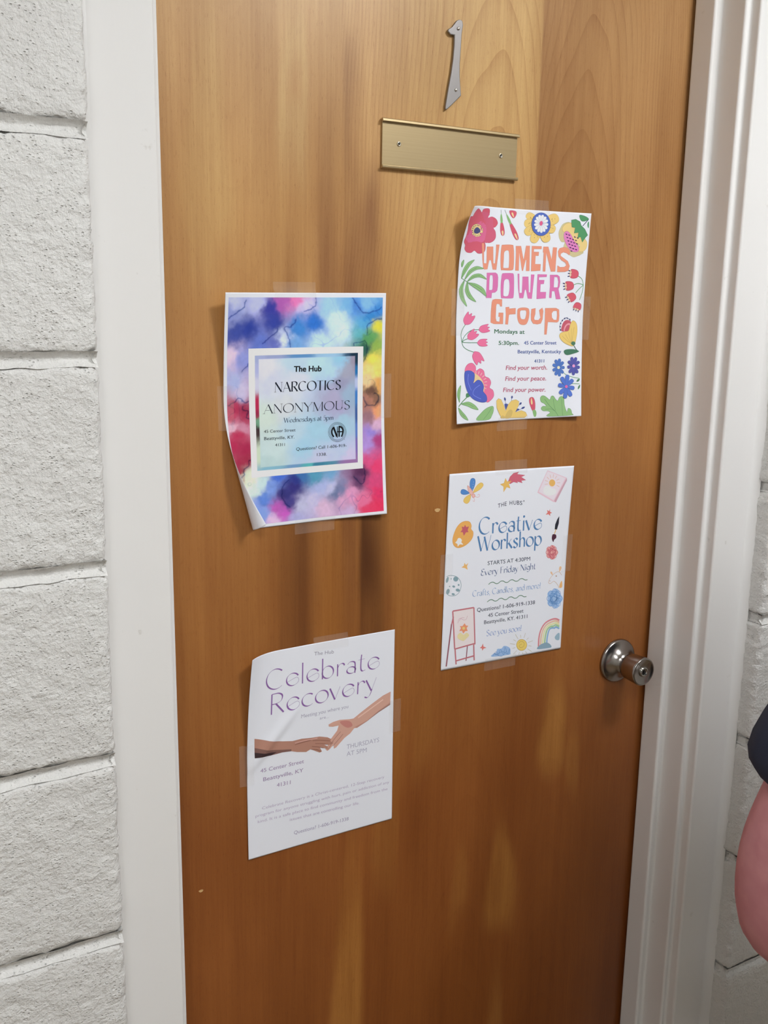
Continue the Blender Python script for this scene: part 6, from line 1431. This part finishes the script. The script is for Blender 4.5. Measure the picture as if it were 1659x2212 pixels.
    for s, sd in ((-1, 'l'), (1, 'r')):
        Q['h'+sd] = (PX+s*.085, PY, .75, .100, .108); Q['k'+sd] = (PX+s*.092, PY+.01, .45, .074, .076); Q['a'+sd] = (PX+s*.096, PY-.01, .10, .066, .072); e += [('top', 'h'+sd), ('h'+sd, 'k'+sd), ('k'+sd, 'a'+sd)]
    skin_mesh('trousers', Q, e, denim, t, 'top')
    for s in (-1, 1):
        x = PX+s*.1; F = {'a': (x, PY-.035, .042, .042, .042), 'b': (x+s*.003, PY+.06, .040, .044, .036), 'c': (x+s*.006, PY+.15, .034, .040, .030)}
        skin_mesh('shoe', F, [('a', 'b'), ('b', 'c')], mat('shoe_leather', '2a2725', .5), t, 'a')
    # face and hair, set on the surface of the head
    bpy.context.view_layer.update()
    def face_y(dx, z):
        hit, loc, nn, ix = body.ray_cast(Vector((dx, .4, z)), Vector((0, -1, 0)))
        return PY + (loc.y if hit else .08)
    lips = mat('lips', 'a85a5c', .4)
    for s in (-1, 1):
        y = face_y(s*.030, 1.492); X = PX+s*.030
        for nm, pr, mm, lift_ in (('eye', [(.0120, -.004), (.0115, -.001), (.0085, .0010), (.0040, .0018), (.0005, .0020)], mat('eye_white', 'e6e4e0', .2), 0), ('iris', [(.0052, .0008), (.0048, .0022), (.0022, .0027), (.0003, .0028)], mat('iris_brown', '3c2a1c', .3), 0)):
            v = []; f = []; n_ = 16
            for r, d in pr:
                for q in range(n_):
                    a = 2*math.pi*q/n_; v.append((X+r*math.cos(a), y+d, 1.492+r*.62*math.sin(a) if nm == 'eye' else 1.492+r*math.sin(a)))
            for k in range(len(pr)-1):
                for q in range(n_): f.append((k*n_+q, k*n_+(q+1) % n_, (k+1)*n_+(q+1) % n_, (k+1)*n_+q))
            f.append(tuple((len(pr)-1)*n_+q for q in range(n_)))
            fix_normals(obj(nm, v, f, mm, body, smooth=True))
        yb = face_y(s*.030, 1.512)
        skin_mesh('eyebrow', {'a': (PX+s*.016, yb-.001, 1.511, .0035, .003), 'b': (PX+s*.032, yb-.002, 1.515, .0035, .0035), 'c': (PX+s*.046, face_y(s*.046, 1.51)-.001, 1.509, .002, .002)}, [('a', 'b'), ('b', 'c')], mat('brown_hair', '3a2a20', .6, bump=(300, .6, .003)), body, 'b', 1)
        hit, loc, nn, ix = body.ray_cast(Vector((s*.4, 0, 1.48)), Vector((-s, 0, 0))); ex = PX + (loc.x if hit else s*.075)
        F = {'a': (ex-s*.004, PY+.004, 1.503, .006, .015), 'b': (ex+s*.006, PY-.004, 1.485, .006, .018), 'c': (ex-s*.002, PY+.004, 1.462, .005, .009)}
        skin_mesh('ear', F, [('a', 'b'), ('b', 'c')], m, body, 'b', 1)
    skin_mesh('nose', {'a': (PX, face_y(0, 1.500)-.006, 1.500, .009, .009), 'b': (PX, face_y(0, 1.478)+.002, 1.478, .011, .011), 'c': (PX, face_y(0, 1.463)+.007, 1.463, .016, .012)}, [('a', 'b'), ('b', 'c')], m, body, 'b', 2)
    skin_mesh('mouth', {'a': (PX-.022, face_y(-.022, 1.435)-.002, 1.436, .003, .003), 'b': (PX, face_y(0, 1.435)-.001, 1.435, .006, .008), 'c': (PX+.022, face_y(.022, 1.435)-.002, 1.436, .003, .003)}, [('a', 'b'), ('b', 'c')], lips, body, 'b', 1)
    vs_ = []; fs = []; nu, nv = 28, 18             # hair: a cap that leaves the face and ears free
    for k in range(nv+1):
        ph = math.pi*k/nv
        for i in range(nu):
            th = 2*math.pi*i/nu; d = Vector((math.sin(ph)*math.cos(th), math.sin(ph)*math.sin(th), math.cos(ph)))
            low = max(0, -d.z); r = 1 + .05*noise.noise(d*5)
            vs_.append((PX + d.x*.086*r*(1-.30*low), PY-.006 + d.y*.104*r - .004*low, 1.515 + d.z*.100*r))
    for k in range(nv):
        for i in range(nu):
            q = (k*nu+i, k*nu+(i+1) % nu, (k+1)*nu+(i+1) % nu, (k+1)*nu+i); c = sum((Vector(vs_[a]) for a in q), Vector())/4
            if not (c.y > PY+.012+(1.545-c.z)*.1-.0 and c.z < 1.550) and c.z > 1.425 and not (c.y > PY-.022 and c.z < 1.508): fs.append(q)
    h = obj('hair', vs_, fs, mat('brown_hair', '3a2a20', .6, bump=(300, .6, .003)), t, smooth=True, label='short brown hair')
    sm_ = h.modifiers.new('thick', 'SOLIDIFY'); sm_.thickness = .010; sm_.offset = -1
person()
